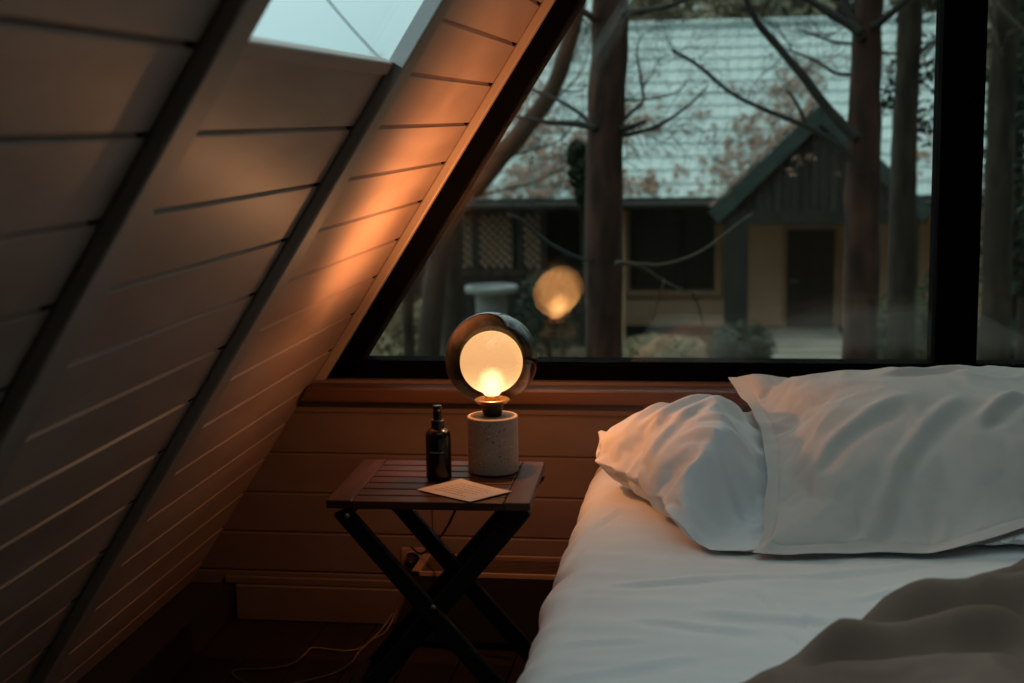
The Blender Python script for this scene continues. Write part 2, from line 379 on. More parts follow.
for s in (0, 1):
    for k, dy in enumerate((.020, .062, .104)):
        mb = MB(); e = .012
        if s == 0: poly = [(sl(zb1) + PWD - e * 2, 0, zb1 - e), (.52, 0, zb1 - e), (.52, 0, (.52 - XL0 - PWD) / K + e)]
        else: poly = [(.61, 0, zb1 - e), (sr(zb1) - PWD + e * 2, 0, zb1 - e), (.61, 0, (.52 - XL0 - PWD) / K + e)]
        cx, cz = .0, 1.2; tx, tz = TILT[k]
        poly = [(p[0], WF + dy + (p[2] - cz) * tx + (p[0] - cx) * tz, p[2]) for p in poly]
        mb.prism(poly, (0, .004, 0)); mb.build('glass_pane', M['pane'], fr)
# skylight in the left slope
sk = empty('window_2', SL(SKY0, B1 + .5), kind='structure')
m4 = Matrix(((UL.x, 0, NL.x, XL0), (UL.y, 1, NL.y, 0), (UL.z, 0, NL.z, 0), (0, 0, 0, 1)))
mb = MB(); mb.box((SKY0 - .024, B1 + BW, -.012), (SKY0, B2 - .001, .007), m4, .002); mb.box((SKY1, B1 + BW, -.012), (SKY1 + .04, B2 - .001, .014), m4, .003)
mb.build('skylight_lining', M['paint'], sk)
mb = MB(); mb.box((SKY0 + .001, B2 - .007, -.004), (SKY1, B2 - .0005, .0235), m4, .001); mb.build('side_lining', M['white'], sk)
mb = MB(); mb.box((SKY0, B1 + BW * .5, -.05), (SKY1, B1 + BW - .002, -.012), m4)
mb.build('skylight_frame', M['white'], sk)
mb = MB(); mb.box((SKY0 - .008, B1 + .042, -.011), (SKY1 + .008, B2 + .058, -.006), m4); mb.build('glass_pane', M['skypane'], sk)
sk2 = empty('window_5', SL(2.05, .6), kind='structure')  # unseen skylight added in the near bay to light the bed
mb = MB(); mb.box((2.04, .53, -.011), (3.61, B1 + .03, -.006), m4); mb.build('glass_pane', M['skypane'], sk2)
mb = MB(); mb.box((2.01, .58, -.012), (2.05, B1 - .001, .014), m4, .003); mb.box((3.60, .58, -.012), (3.64, B1 - .001, .014), m4, .003); mb.build('skylight_lining', M['paint'], sk2)
for i, (t0, t1, y0, y1) in enumerate(RS):
    mr = Matrix(((-CA, 0, -SA, XR0), (0, 1, 0, 0), (SA, 0, -CA, 0), (0, 0, 0, 1)))
    w3 = empty('window_%d' % (i + 3), SR(t0, y0), kind='structure')
    mb = MB(); mb.box((t0, y0, -.06), (t1, y1, -.054), mr); mb.build('glass_pane', M['skypane'], w3)
    mb = MB()
    for b in (((t0, y0, -.08), (t0 + .03, y1, -.02)), ((t1 - .03, y0, -.08), (t1, y1, -.02)), ((t0, y0, -.08), (t1, y0 + .03, -.02)), ((t0, y1 - .03, -.08), (t1, y1, -.02))): mb.box(*b, mr)
    mb.build('window_frame', M['batten'], w3)

# ------------------------------------------------------------------ side table
ZT = .563
tb = empty('side_table', (-.598, 2.932, 0), 'dark-stained slatted folding wooden side table with crossed legs beside the bed', 'table')
tb.rotation_euler.z = math.radians(1.6)
def tpart(mb, name, mat, **k): return mb.build(name, mat, tb, **k)
W2, D2, TH = .2115, .178, .018
mb = MB(); mb.box((-W2, -D2, ZT - TH), (-W2 + .054, D2, ZT), bev=.003, seg=2); tpart(mb, 'end_board', M['tableend'])
mb = MB(); mb.box((W2 - .054, -D2, ZT - TH), (W2, D2, ZT), bev=.003, seg=2)
for v in mb.b.verts:                              # rounded far corner
    if v.co.y > D2 - .01 and v.co.x > W2 - .01: v.co.x -= .004
tpart(mb, 'end_board', M['tableend'])
ns = 7; sw = (2 * D2 + .007) / ns
for k in range(ns):
    y0 = -D2 + k * sw; mb = MB(); mb.box((-W2 + .0555, y0, ZT - TH + (.0 if k == 0 else .003)), (W2 - .0555, y0 + sw - .007, ZT - .001), bev=.002, seg=2); tpart(mb, 'slat', M['tablewood'])
def table_leg(x0, y, sgn):
    mb = MB(); a = Vector((x0 - sgn * .012, y, ZT - TH - .002)); b = Vector((x0 + sgn * .436, y, .006)); d = (b - a).normalized()
    mb.bar(a, b, .043, .020, up=(0, 1, 0), bev=.004)
    for v in mb.b.verts: v.co.z = max(v.co.z, .0) if v.co.z < .1 else min(v.co.z, ZT - TH - .001)
    return tpart(mb, 'leg', M['legwood'])
for y in (-D2 + .016, D2 - .040): table_leg(-W2 + .040, y, 1)
for y in (-D2 + .040, D2 - .016): table_leg(W2 - .030, y, -1)
mb = MB(); mb.box((-W2 + .03, -D2 + .03, ZT - TH - .022), (-W2 + .05, D2 - .03, ZT - TH), bev=.002); tpart(mb, 'rail', M['legwood'])
mb = MB(); mb.box((W2 - .05, -D2 + .03, ZT - TH - .022), (W2 - .03, D2 - .03, ZT - TH), bev=.002); tpart(mb, 'rail', M['legwood'])
mb = MB(); mb.box((.20, -D2 + .012, .055), (.222, D2 - .03, .09), bev=.002); tpart(mb, 'stretcher', M['legwood'])
mb = MB(); mb.box((-.222, -D2 + .03, .055), (-.20, D2 - .012, .09), bev=.002); tpart(mb, 'stretcher', M['legwood'])
for x, z, y in ((-W2 + .043, ZT - TH - .016, -D2 + .004), (.006, .337, -D2 + .004)):
    mb = MB(); mb.lathe([(.0001, .0035), (.004, .003), (.0055, .0015), (.006, 0)], 16, capa=False)
    mt = Matrix.Translation((x, y, z)) @ Matrix.Rotation(PI / 2, 4, 'X')
    for v in mb.b.verts: v.co = mt @ v.co
    tpart(mb, 'bolt', M['steel'], smooth=True)

# ------------------------------------------------------------------ lamp
LX, LY = -.4975, 3.015
lamp = empty('table_lamp', (LX, LY, ZT), 'glowing globe table lamp with smoked glass shade on speckled cylindrical stone base', 'lamp')
def lathe_part(prof, name, mat, n=48, sharp=30, o=(0, 0, 0), **k):
    mb = MB(); mb.lathe(prof, n, (LX, LY, ZT), **k); return mb.build(name, mat, lamp, smooth=True, local=(LX, LY, ZT), sharp=sharp)
BR, BH = .0555, .126
lathe_part([(BR - .004, 0), (BR, .004), (BR, BH - .002), (BR - .002, BH)], 'base', M['terrazzo'])
lathe_part([(.019, BH), (.0205, BH + .004), (.0245, BH + .020), (.026, BH + .0245)], 'socket', M['blackplastic'])
lathe_part([(.024, BH + .0245), (.033, BH + .028), (.0375, BH + .033), (.0380, BH + .0365), (.0360, BH + .0375), (.030, BH + .034), (.020, BH + .0325)], 'saucer', M['brass'])
GZC, GR = BH + .1265, .1015
prof = []
for i in range(30):
    a = -PI / 2 + math.asin(.028 / GR) + (PI - math.asin(.028 / GR) - .0005) * i / 29
    prof.append((GR * math.cos(a), GZC + GR * math.sin(a)))
inner = [(max(r * (GR - .0025) / GR, .0001), GZC + (z - GZC) * (GR - .0025) / GR) for r, z in prof[::-1]]
mb = MB(); mb.lathe(prof, 64, (LX, LY, ZT), capa=False, capb=False)
mb.build('globe_shade', M['smoke'], lamp, smooth=True, local=(LX, LY, ZT + 0), recalc=True)
# bulb: large globe with a short neck; its object origin is the globe's centre
BZ, BRD = ZT + BH + .118, .0685
prof = [(.0125, -.088), (.0135, -.080), (.0145, -.074)]
for i in range(28):
    a = -PI / 2 + .30 + (PI - .30 - .0005) * i / 27
    prof.append((BRD * math.cos(a), BRD * math.sin(a)))
mb = MB(); mb.lathe(prof, 64, (LX, LY, BZ), capa=True, capb=False)
mb.build('bulb', M['bulb'], lamp, smooth=True, local=(LX, LY, BZ))
mb = MB(); mb.lathe([(.0155, BH + .034), (.0155, BH + .040), (.0150, BH + .046), (.0135, BH + .0475)], 32, (LX, LY, ZT)); mb.build('bulb_collar', M['brass'], lamp, smooth=True, local=(LX, LY, ZT), sharp=40)
# light of the bulb, and a spot added to it
def lamp_light(name, kind, e, col, loc, rot=None, **k):
    l = bpy.data.lights.new(name, kind); l.energy = e; l.color = col; l.shadow_soft_size = 0
    for a, b in k.items(): setattr(l, a, b)
    o = bpy.data.objects.new(name, l); C.objects.link(o); o.location = loc
    if rot is not None: o.rotation_mode = 'QUATERNION'; o.rotation_quaternion = rot
    o.parent = lamp; o.matrix_parent_inverse = Matrix.Translation(-Vector(lamp.location)); return o
WARM = (1, .52, .27)
mb = MB(); cz = BZ - .044                          # the lit core low in the frosted bulb
mb.lathe([(max(.0002, .034 * math.sin(PI * i / 16)), -.036 * math.cos(PI * i / 16)) for i in range(17)], 32, (LX, LY, cz), capa=False, capb=False)
mb.build('glowing_core', M['core'], lamp, smooth=True, local=(LX, LY, cz))
lamp_light('bulb_glow', 'POINT', 9.5, WARM, (LX, LY, BZ + .045))
lamp_light('added_slope_spot', 'SPOT', 74, WARM, (LX, LY, BZ), Vector((-.42, .42, 1.15)).to_track_quat('-Z', 'Y'), spot_size=math.radians(124), spot_blend=1)  # extra aimed spot, added to brighten a band up the left slope

# lamp cord: part of the lamp
cord = spline([(LX + .03, LY + .05, ZT + .004), (LX + .01, LY + .10, ZT + .004), (-.545, 3.135, ZT + .003), (-.575, 3.16, ZT - .03), (-.60, 3.19, .47), (-.655, 3.28, .36), (-.72, 3.40, .27), (-.775, 3.50, .215), (-.805, 3.525, .225)], 6)
mb = MB(); mb.tube(cord, .003, 8); mb.build('cord', M['cable_black'], lamp, smooth=True)
mb = MB(); pl = at(411, 562, 3.53)
mb.tube([(pl.x, YW - .012, pl.z), (pl.x, YW - .035, pl.z), (pl.x + .002, YW - .05, pl.z + .004), (pl.x + .008, YW - .058, pl.z + .008)], [.018, .016, .010, .005], 14); mb.build('plug', M['blackplastic'], lamp, smooth=True)
so = empty('wall_socket', (pl.x, YW, pl.z), 'pale wall socket with black plug low behind the side table', 'socket')
mb = MB(); mb.box((pl.x - .032, YW - .008, pl.z - .032), (pl.x + .032, YW, pl.z + .032), bev=.004, seg=2); mb.build('cover_plate', M['socket'], so)
mb = MB(); mb.lathe([(.021, .0), (.024, .0), (.024, .005), (.021, .005)], 24, capa=False, capb=False)
mt = Matrix.Translation((pl.x, YW - .008, pl.z)) @ Matrix.Rotation(PI / 2, 4, 'X')
for v in mb.b.verts: v.co = mt @ v.co
mb.build('rim', M['socket'], so, smooth=True)

# ------------------------------------------------------------------ bottle, card
bx = atz(438.5, 480, ZT); bx.y += .008
bt = empty('spray_bottle', (bx.x, bx.y, ZT), 'small dark glass spray bottle with black cap standing on the side table', 'bottle')
def bot(prof, name, mat): 
    mb = MB(); mb.lathe(prof, 36, (bx.x, bx.y, ZT)); return mb.build(name, mat, bt, smooth=True, local=(bx.x, bx.y, ZT), sharp=35)
bot([(.024, 0), (.027, .003), (.0275, .006), (.0275, .094), (.0265, .102), (.022, .109), (.014, .113), (.0125, .116)], 'body', M['bottle'])
bot([(.0138, .113), (.0142, .1135), (.0142, .130), (.0125, .132)], 'collar', M['blackplastic'])
bot([(.0098, .130), (.0102, .131), (.0098, .160), (.0090, .1625)], 'spray_cap', M['blackplastic'])
mb = MB(); mb.lathe([(.0032, .0), (.0032, .006), (.0022, .0075)], 14)
mt = Matrix.Translation((bx.x + .004, bx.y - .0085, ZT + .152)) @ Matrix.Rotation(PI / 2, 4, 'X')
for v in mb.b.verts: v.co = mt @ v.co
mb.build('nozzle', M['blackplastic'], bt, smooth=True)
mb = MB(); rnd = random.Random(4)                # tiny line of pale print round the front
a = -2.15
while a < -1.02:
    w = rnd.uniform(.035, .075); h = rnd.uniform(.0012, .0024)
    z0 = ZT + .0635; ps = []
    for aa, z in ((a, z0), (a + w, z0), (a + w, z0 + h), (a, z0 + h)): ps.append((bx.x + .02765 * math.cos(aa), bx.y + .02765 * math.sin(aa), z))
    mb.prism(ps, Vector((math.cos(a), math.sin(a), 0)) * .0002); a += w + rnd.choice((.015, .02, .06))
mb.build('print', M['labelink'], bt)

cs = [atz(x, y, ZT + .001) for x, y in ((417, 490), (461, 479.7), (512, 492.3), (470, 502.3))]
cd = empty('paper_card', tuple(sum(cs, Vector()) / 4), 'small cream paper card with brown handwriting lying on the table slats', 'card')
mb = MB(); n = 10; g = []
for i in range(n + 1):
    row = []
    for j in range(n + 1):
        u, v = i / n, j / n
        p = cs[0] * (1 - u) * (1 - v) + cs[1] * (1 - u) * v + cs[2] * u * v + cs[3] * u * (1 - v)
        p.z = ZT + .0012 + .0016 * (u - .5) ** 2 * 4 * (.4 + .6 * v); row.append(p)
    g.append(row)
tp = [[mb.v(p + Vector((0, 0, .0008))) for p in r] for r in g]; bo = [[mb.v(p) for p in r] for r in g]
for i in range(n):
    for j in range(n):
        mb.b.faces.new((tp[i][j], tp[i + 1][j], tp[i + 1][j + 1], tp[i][j + 1])); mb.b.faces.new((bo[i][j], bo[i][j + 1], bo[i + 1][j + 1], bo[i + 1][j]))
for i in range(n):
    for a, b in (((i, 0), (i + 1, 0)), ((i + 1, n), (i, n)), ((0, i + 1), (0, i)), ((n, i), (n, i + 1))):
        mb.b.faces.new((tp[a[0]][a[1]], bo[a[0]][a[1]], bo[b[0]][b[1]], tp[b[0]][b[1]]))
mb.build('sheet', M['paper'], cd, smooth=True, sharp=40)
mb = MB(); rnd = random.Random(9)
for k in range(6):
    v = .78 - k * .115; u = .18; end = rnd.uniform(.6, .85)
    while u < end:
        du = rnd.uniform(.03, .09); pts = []
        for q in range(5):
            uu = u + du * q / 4; vv = v + .014 * math.sin(q * 2.6 + k)
            p = cs[0] * (1 - uu) * (1 - vv) + cs[1] * (1 - uu) * vv + cs[2] * uu * vv + cs[3] * uu * (1 - vv)
            p.z = ZT + .0023 + .0016 * (uu - .5) ** 2 * 4 * (.4 + .6 * vv); pts.append(p)
        mb.tube(pts, .00035, 4); u += du + .02
mb.build('handwriting', M['ink'], cd)

# ------------------------------------------------------------------ low heater below the window
hz, hy0 = .205, 3.385
ht = empty('floor_heater', (-.2, 3.5, 0), 'low dark convector heater with slotted top grille along the gable wall', 'heater')
hx0, hx1 = -.775, .25
mb = MB(); mb.box((hx0, hy0, .02), (hx1, 3.536, hz - .045), bev=.004); mb.box((hx0, hy0, hz - .05), (hx1, hy0 + .006, hz - .0125)); mb.box((hx0, 3.530, hz - .05), (hx1, 3.536, hz - .0125)); mb.build('casing', M['heaterdark'], ht)
mb = MB()
for b in (((hx0, hy0, hz - .012), (hx1, hy0 + .007, hz)), ((hx0, 3.530, hz - .012), (hx1, 3.537, hz)), ((hx0, hy0, hz - .012), (hx0 + .022, 3.537, hz)), ((hx1 - .022, hy0, hz - .012), (hx1, 3.537, hz))): mb.box(*b, bev=.001)
mb.build('grille_frame', M['heater'], ht)
mb = MB()
for k in range(12): y = hy0 + .015 + k * .0108; mb.box((hx0 + .022, y, hz - .0022), (hx1 - .022, y + .0034, hz - .001))
mb.build('grille', M['grille'], ht)
for x in (hx0 + .06, hx1 - .10):
    mb = MB(); mb.box((x, hy0 + .01, 0), (x + .05, 3.53, .022), bev=.002); mb.build('foot', M['heaterdark'], ht)

# white cable on the floor
w1 = [atz(x, y, .004) for x, y in ((372, 640), (360, 648.5), (345, 651), (330, 649.5), (312, 648), (304, 655), (292, 664), (270, 668.5), (245, 669), (233, 671), (237, 678), (250, 686), (262, 700))]
w2 = [atz(x, y, .004) for x, y in ((262, 700), (285, 686), (310, 680), (335, 673), (352, 662), (358, 653), (366, 645))]
up1 = [Vector((-.83, YW - .02, .12)), Vector((-.85, YW - .03, .05)), Vector((-.87, 3.49, .006))]
mb = MB(); mb.tube(spline(up1 + w1 + w2[1:] + [Vector((-.885, 3.49, .006)), Vector((-.86, 3.53, .04))], 6), .0028, 7)
o = mb.build('extension_cable', M['cable_white'], smooth=True); tag(o, 'thin white cable looping across the dark floor beside the table', 'cable')

# ------------------------------------------------------------------ bed
BXL, BXR, BYN, BYF, BZT = -.318, 1.36, 1.30, 3.50, .500
bed = empty('bed', (.52, 2.4, 0), 'double bed made up with a white fitted sheet under the gable window', 'bed')
mb = MB(); mb.box((BXL + .05, BYN + .03, .12), (BXR - .05, BYF - .005, .20), bev=.006); mb.build('bed_base', M['bedwood'], bed)
for x in (BXL + .12, BXR - .2):
    for y in (BYN + .1, BYF - .25):
        mb = MB(); mb.box((x, y, 0), (x + .07, y + .07, .12), bev=.004); mb.build('leg', M['bedwood'], bed)

def ridge(p, a, b, w, h, taper=1):
    """height of a soft crease running from a to b (2-D), width w, amplitude h"""
    ab = b - a; L2 = ab.length_squared; t = (p - a).dot(ab) / L2
    tc = max(0, min(1, t)); d = (p - (a + ab * tc)).length
    if d > 3 * w: return 0
    e = math.sin(PI * max(.02, min(.98, tc))) ** .6 if taper else 1
    return h * e * math.exp(-(d / w) ** 2)
def V2(*a): return Vector(a)
def fold(p, a, b, w, h, skew=.6, bow=0):
    """an asymmetric crease: raised lip on one side, valley on the other, with a bow"""
    ab = b - a; L = ab.length; d = ab / L; q = p - a
    t = q.dot(d) / L
    if t < -.12 or t > 1.12: return 0
    s = q.dot(Vector((-d.y, d.x))) - bow * math.sin(PI * max(0, min(1, t)))
    if abs(s) > 4 * w: return 0
    e = smooth((t + .12) / .35) * smooth((1.12 - t) / .35)
    return h * e * (math.exp(-(s / w) ** 2) - skew * math.exp(-((s + 1.5 * w) / (1.3 * w)) ** 2))

FB = []                                          # creases of the sheet: survey pairs on the mattress plane
for (x1, y1), (x2, y2), w, h in (((615, 585), (720, 578), .012, .006), ((700, 578), (860, 572), .014, .005), ((560, 645), (640, 640), .012, .004), ((640, 620), (760, 632), .016, .006),
                                 ((700, 612), (830, 622), .02, .007), ((755, 588), (779, 612), .006, .004), ((798, 610), (820, 640), .007, .005), ((788, 632), (812, 650), .006, .004),
                                 ((560, 560), (600, 520), .012, .004), ((590, 530), (620, 508), .010, .004), ((555, 680), (700, 655), .02, .005), ((820, 572), (930, 565), .012, .005), ((850, 600), (950, 575), .014, .005)):
    a, b = atz(x1, y1, BZT), atz(x2, y2, BZT); FB.append((V2(a.x, a.y), V2(b.x, b.y), w, h))
def sheet_h(x, y):
    p = V2(x, y); z = 0
    for a, b, w, h in FB: z += fold(p, a, b, w * .75, h * 1.1)
    z += .006 * noise.noise(Vector((x * 3, y * 3.5, 1))) + .0045 * noise.noise(Vector((x * 5 + 1, y * 14, 4.))) + .0022 * noise.noise(Vector((x * 14, y * 24, 7)))
    return z
def sheet():
    mb = MB(); R = .075; prof = []                # (distance in from left edge, z, normal x, normal z)
    for z in lerp(.15, BZT - R, 14)[:-1]: prof.append((0 + .012 * math.sin((z - .15) / (BZT - R - .15) * PI), z, -1, 0))
    for i in range(13): a = PI / 2 * i / 12; prof.append((R - R * math.cos(a), BZT - R + R * math.sin(a), -math.cos(a), math.sin(a)))
    width = BXR - BXL
    top = lerp(R, width - R, 190)[1:-1]
    full = [(BXL + d, z, nx, nz) for d, z, nx, nz in prof] + [(BXL + d, BZT, 0, 1) for d in top] + [(BXR - d, z, -nx, nz) for d, z, nx, nz in prof[::-1]]
    ys = lerp(BYN, BYF, 230); rows = []
    for y in ys:
        ey = min(y - BYN, BYF - y); drop = 0; ey2 = max(0, 1 - ey / .06); rz = .06 * (1 - math.sqrt(max(0, 1 - ey2 * ey2)))
        row = []
        for x, z, nx, nz in full:
            h = sheet_h(x, y)
            if abs(nx) > .01:
                h += .010 * noise.noise(Vector((y * 6, z * 4, x))) * abs(nx) + .006 * noise.noise(Vector((y * 17, z * 7, 3))) * abs(nx)
                # a deep tuck pulled at the edge
                h += abs(nx) * .010 * math.exp(-((y - 2.44 + (z - .46) * .8) / .05) ** 2) - abs(nx) * .012 * math.exp(-((y - 2.56 + (z - .46) * .6) / .022) ** 2)
            row.append(mb.v((x + nx * h, y, z + nz * h - rz * nz - (0 if nz else 0))))
        rows.append(row)
    for a, b in zip(rows, rows[1:]):
        for i in range(len(a) - 1): mb.b.faces.new((a[i], b[i], b[i + 1], a[i + 1]))
    mb.b.faces.new(rows[0]); mb.b.faces.new(rows[-1][::-1])
    for r in range(len(rows) - 1): pass
    lo = [rows[0][0], rows[0][-1], rows[-1][-1], rows[-1][0]]
    return mb
mb = sheet(); mb.build('fitted_sheet', M['sheet'], bed, smooth=True)

# ------------------------------------------------------------------ pillows (inflated cotton cases, simulated in the script)
def pillow_sim(w, d, n, pressure, steps, flange=0, seed=0, shrink=-.06):
    """two cotton sheets sewn round the edge and blown up by cloth pressure; returns (verts, faces)"""
    mb = MB(); nx = n; ny = max(8, int(n * d / w)); rnd = random.Random(seed)
    top, bot, rest = [], [], []
    for j in range(ny + 1):
        rt, rb = [], []
        for i in range(nx + 1):
            x, y = (i / nx - .5) * w, (j / ny - .5) * d
            edge = min(i, nx - i, j, ny - j) <= flange
            vt = mb.v((x, y, 0 if edge else .004 + rnd.uniform(-.001, .001)))
            rt.append(vt); rest.append((x, y, 1)); rb.append(vt if edge else mb.v((x, y, -.004 + rnd.uniform(-.001, .001))))
            if not edge: rest.append((x, y, 0))
        top.append(rt); bot.append(rb)
    for j in range(ny):
        for i in range(nx):
            mb.b.faces.new((top[j][i], top[j][i + 1], top[j + 1][i + 1], top[j + 1][i]))
            q = [bot[j][i], bot[j + 1][i], bot[j + 1][i + 1], bot[j][i + 1]]
            if set(q) != {top[j][i], top[j][i + 1], top[j + 1][i + 1], top[j + 1][i]}: mb.b.faces.new(q)
    o = mb.build('pillow_sim', M['pillow'], recalc=False)
    cl = o.modifiers.new('cloth', 'CLOTH'); s = cl.settings
    s.quality = 6; s.mass = .15; s.tension_stiffness = 60; s.compression_stiffness = 40; s.shear_stiffness = 20; s.bending_stiffness = .02
    s.use_pressure = True; s.uniform_pressure_force = pressure; s.shrink_min = shrink; s.effector_weights.gravity = 0
    s.air_damping = 3
    cl.collision_settings.use_collision = False; cl.collision_settings.use_self_collision = False
    cl.point_cache.frame_start = 1; cl.point_cache.frame_end = steps
    for f in range(1, steps + 1): SC.frame_set(f)
    dg = bpy.context.evaluated_depsgraph_get(); ev = o.evaluated_get(dg); me = ev.to_mesh()
    vs = [v.co.copy() for v in me.vertices]; fs = [tuple(p.vertices) for p in me.polygons]
    ev.to_mesh_clear(); bpy.data.objects.remove(o); SC.frame_set(1)
    ax, ay = max(abs(v.x) for v in vs), max(abs(v.y) for v in vs)          # back to its full measure
    for v in vs: v.x *= w / 2 / ax; v.y *= d / 2 / ay
    return vs, fs, rest
#P0
# the top pillow's middle surface: front hem on the mattress, back edge up on the sill
P2C, P2R, P2W, P2D = Vector((.492, 3.047)), math.radians(3.2), .92, .80
_c, _s = math.cos(P2R), math.sin(P2R)
def p2_local(x, y): x -= P2C.x; y -= P2C.y; return (x * _c + y * _s, -x * _s + y * _c)
def p2_mid(ly): t = (ly + P2D / 2) / P2D; return .507 + .115 * smooth(t / .45) + .075 * max(0, t - .35) / .65
def p2_lift(lx, ly): return .036 * smooth((lx + .16) / .26) * (1 - smooth((ly + P2D / 2 - .06) / .22))   # hem riding up on the pillow below
def soft_clamp(z, top, k=.012):
    d = z - top
    return z if d < -k else top - k + k * (1 - math.exp(-(d + k) / k))
def rumple(p, seed, a=1.0):
    v = Vector((p.x * 9, p.y * 9, p.z * 9 + seed)); q = Vector((p.x * 22, p.y * 16, seed * 2 + p.z * 20))
    r = 1 - abs(noise.noise(v)) * 2.2
    return a * (.0045 * noise.noise(v * .7) + .0035 * max(0, r) ** 3 + .0016 * noise.noise(q))
def pillow(name, label, sim, place, mat, group='white pillows at the head of the bed', part='case', zoff=0):
    vs, fs, rest = sim
    w = [place(v, r) for v, r in zip(vs, rest)]; c = sum(w, Vector()) / len(w); zb = min(v.z for v in w)
    root = empty(name, (c.x, c.y, zb), label, 'pillow', group)
    mb = MB(); vv = [mb.v(p) for p in w]
    for f in fs:
        try: mb.b.faces.new([vv[i] for i in f])
        except ValueError: pass
    o = mb.build(part, mat, root, smooth=True, recalc=False)
    md = o.modifiers.new('smooth', 'SUBSURF'); md.levels = 1; md.render_levels = 1
    return root, o

# under-pillow turned towards the lamp
S1 = pillow_sim(.80, .72, 74, 4.5, 34, 0, 1)
P1C, P1R = Vector((.134, 3.052)), math.radians(27)
c1, s1 = math.cos(P1R), math.sin(P1R)
F1 = [((-.34, -.27), (-.04, -.31), .009, .006), ((-.36, -.21), (-.06, -.25), .010, .007), ((-.33, -.15), (-.05, -.18), .009, .006), ((-.26, -.04), (-.15, -.20), .010, .007), ((-.20, .0), (-.02, -.10), .010, .006), ((-.14, .06), (-.06, -.16), .010, .005), ((-.36, -.02), (-.10, .10), .012, .006), ((-.34, .06), (-.05, .20), .014, .007), ((-.20, -.10), (.05, -.02), .012, .008), ((-.30, -.15), (-.08, -.14), .010, .007), ((-.12, -.20), (.10, -.17), .010, .007), ((-.18, .02), (.0, .16), .016, .008), ((-.05, -.06), (.02, .12), .012, .007), ((-.30, .16), (-.12, .24), .014, .006)]
F1 = [(V2(*a), V2(*b), w, h) for a, b, w, h in F1]
def place1(v, r):
    x, y, z = v
    z2 = z * (.74 if z > 0 else .66)
    if z > 0:
        for a, b, w, h in F1: z2 += fold(V2(x, y), a, b, w, h * 2.0, .8) * min(1, z / .03)
    z2 += rumple(v, 3, 1.3) * min(1, abs(z) / .03)
    c = smooth((abs(r[0]) / .40 - .55) / .45) * smooth((abs(r[1]) / .36 - .5) / .5)
    x *= 1 - .175 * c; y *= 1 - .16 * c; z2 = z2 * (1 - .55 * c) + .036 * max(-1, min(1, z / .02)) * c
    wx, wy = P1C.x + x * c1 - y * s1, P1C.y + x * s1 + y * c1
    wz = .572 + .025 * (y / .3) * .6 + z2 - .02 * max(0, x / .4)
    if wy > 3.47: wy = 3.47 + .02 * (1 - math.exp(-(wy - 3.47) / .05))
    lx, ly = p2_local(wx, wy)
    ins = min(smooth((lx + P2W / 2 + .05 + .12 * smooth((-ly - .12) / .2)) / .12), smooth((ly + P2D / 2 + .02) / .05))
    if ins > 0:
        lim = p2_mid(ly) - .018
        wz = wz * (1 - ins) + ins * min(wz, lim - .012 * (.578 + .1 - wz)) if wz > lim - .03 else wz
        if z > 0: wz += ins * 1.2 * sum(fold(V2(v[0], v[1]), a, b, w, h, .8) for a, b, w, h in F1) + ins * 1.8 * (.006 * noise.noise(Vector((wx * 11, wy * 15, 3))) + .007 * max(0, 1 - 2.5 * abs(noise.noise(Vector((wx * 7 + wy * 5, wy * 11, 9))))) - .007)
    h = BZT + .0075 + sheet_h(wx, wy) * .9
    if wz < h + .01: wz = h + .01 * math.exp((wz - h - .01) / .03)
    return Vector((wx, wy, wz))
pillow('pillow', 'plump white pillow turned at an angle, nearest the lamp and under the top pillow', S1, place1, M['pillow'])

# second under-pillow at the right, its front hem peeping out
S3 = pillow_sim(.56, .26, 56, 4.5, 34, 0, 7)
def place3(v, r):
    x, y, z = v; a = math.radians(-4); c, s = math.cos(a), math.sin(a)
    wx, wy = .515 + x * c - y * s, 2.768 + x * s + y * c
    z2 = z * .5 + rumple(v, 12, 6.0) * min(1, abs(z) / .02); wz = .530 + z2
    lx, ly = p2_local(wx, wy); ins = min(smooth((lx + P2W / 2 + .02) / .03), smooth((P2W / 2 + .05 - lx) / .06), smooth((ly + P2D / 2 + .03) / .05))
    if ins > 0: wz = wz * (1 - ins) + ins * min(wz, p2_mid(ly) + p2_lift(lx, ly) - .010 - .1 * max(0, .545 - wz))
    h = BZT + .0075 + sheet_h(wx, wy) * .9
    if wz < h + .008: wz = h + .008 * math.exp((wz - h - .008) / .03)
    return Vector((wx, wy, wz))
pillow('pillow', 'crumpled white pillow almost hidden below the right end of the top pillow', S3, place3, M['pillow'])

# the big flanged pillow lying across both
S2 = pillow_sim(P2W, P2D, 84, 2.6, 34, 3, 5)
F2 = []
for (x1, y1), (x2, y2), w, h, bow in (((850, 520), (912, 470), .020, .018, .01), ((905, 474), (1010, 432), .024, .020, -.015), ((925, 505), (965, 468), .014, .012, 0), ((985, 470), (1030, 440), .02, .016, 0), ((905, 532), (1000, 515), .016, .008, 0),
                                 ((775, 545), (850, 520), .014, .009, 0), ((770, 545), (778, 500), .008, .008, 0), ((800, 415), (900, 400), .016, .007, .01), ((750, 395), (768, 440), .012, .009, 0), ((770, 470), (850, 445), .018, .008, .01), ((860, 430), (960, 400), .018, .008, .01),
                                 ((880, 385), (960, 382), .014, .007, 0), ((790, 500), (850, 470), .016, .008, .0), ((960, 500), (990, 470), .012, .010, 0), ((745, 385), (790, 392), .010, .006, 0), ((840, 545), (930, 535), .010, .007, 0), ((980, 408), (1024, 398), .014, .010, 0)):
    zz = lambda y: .55 + .19 * smooth((556 - y) / 110)
    a, b = atz(x1, y1, zz(y1)), atz(x2, y2, zz(y2)); F2.append((V2(*p2_local(a.x, a.y)), V2(*p2_local(b.x, b.y)), w, h, bow))
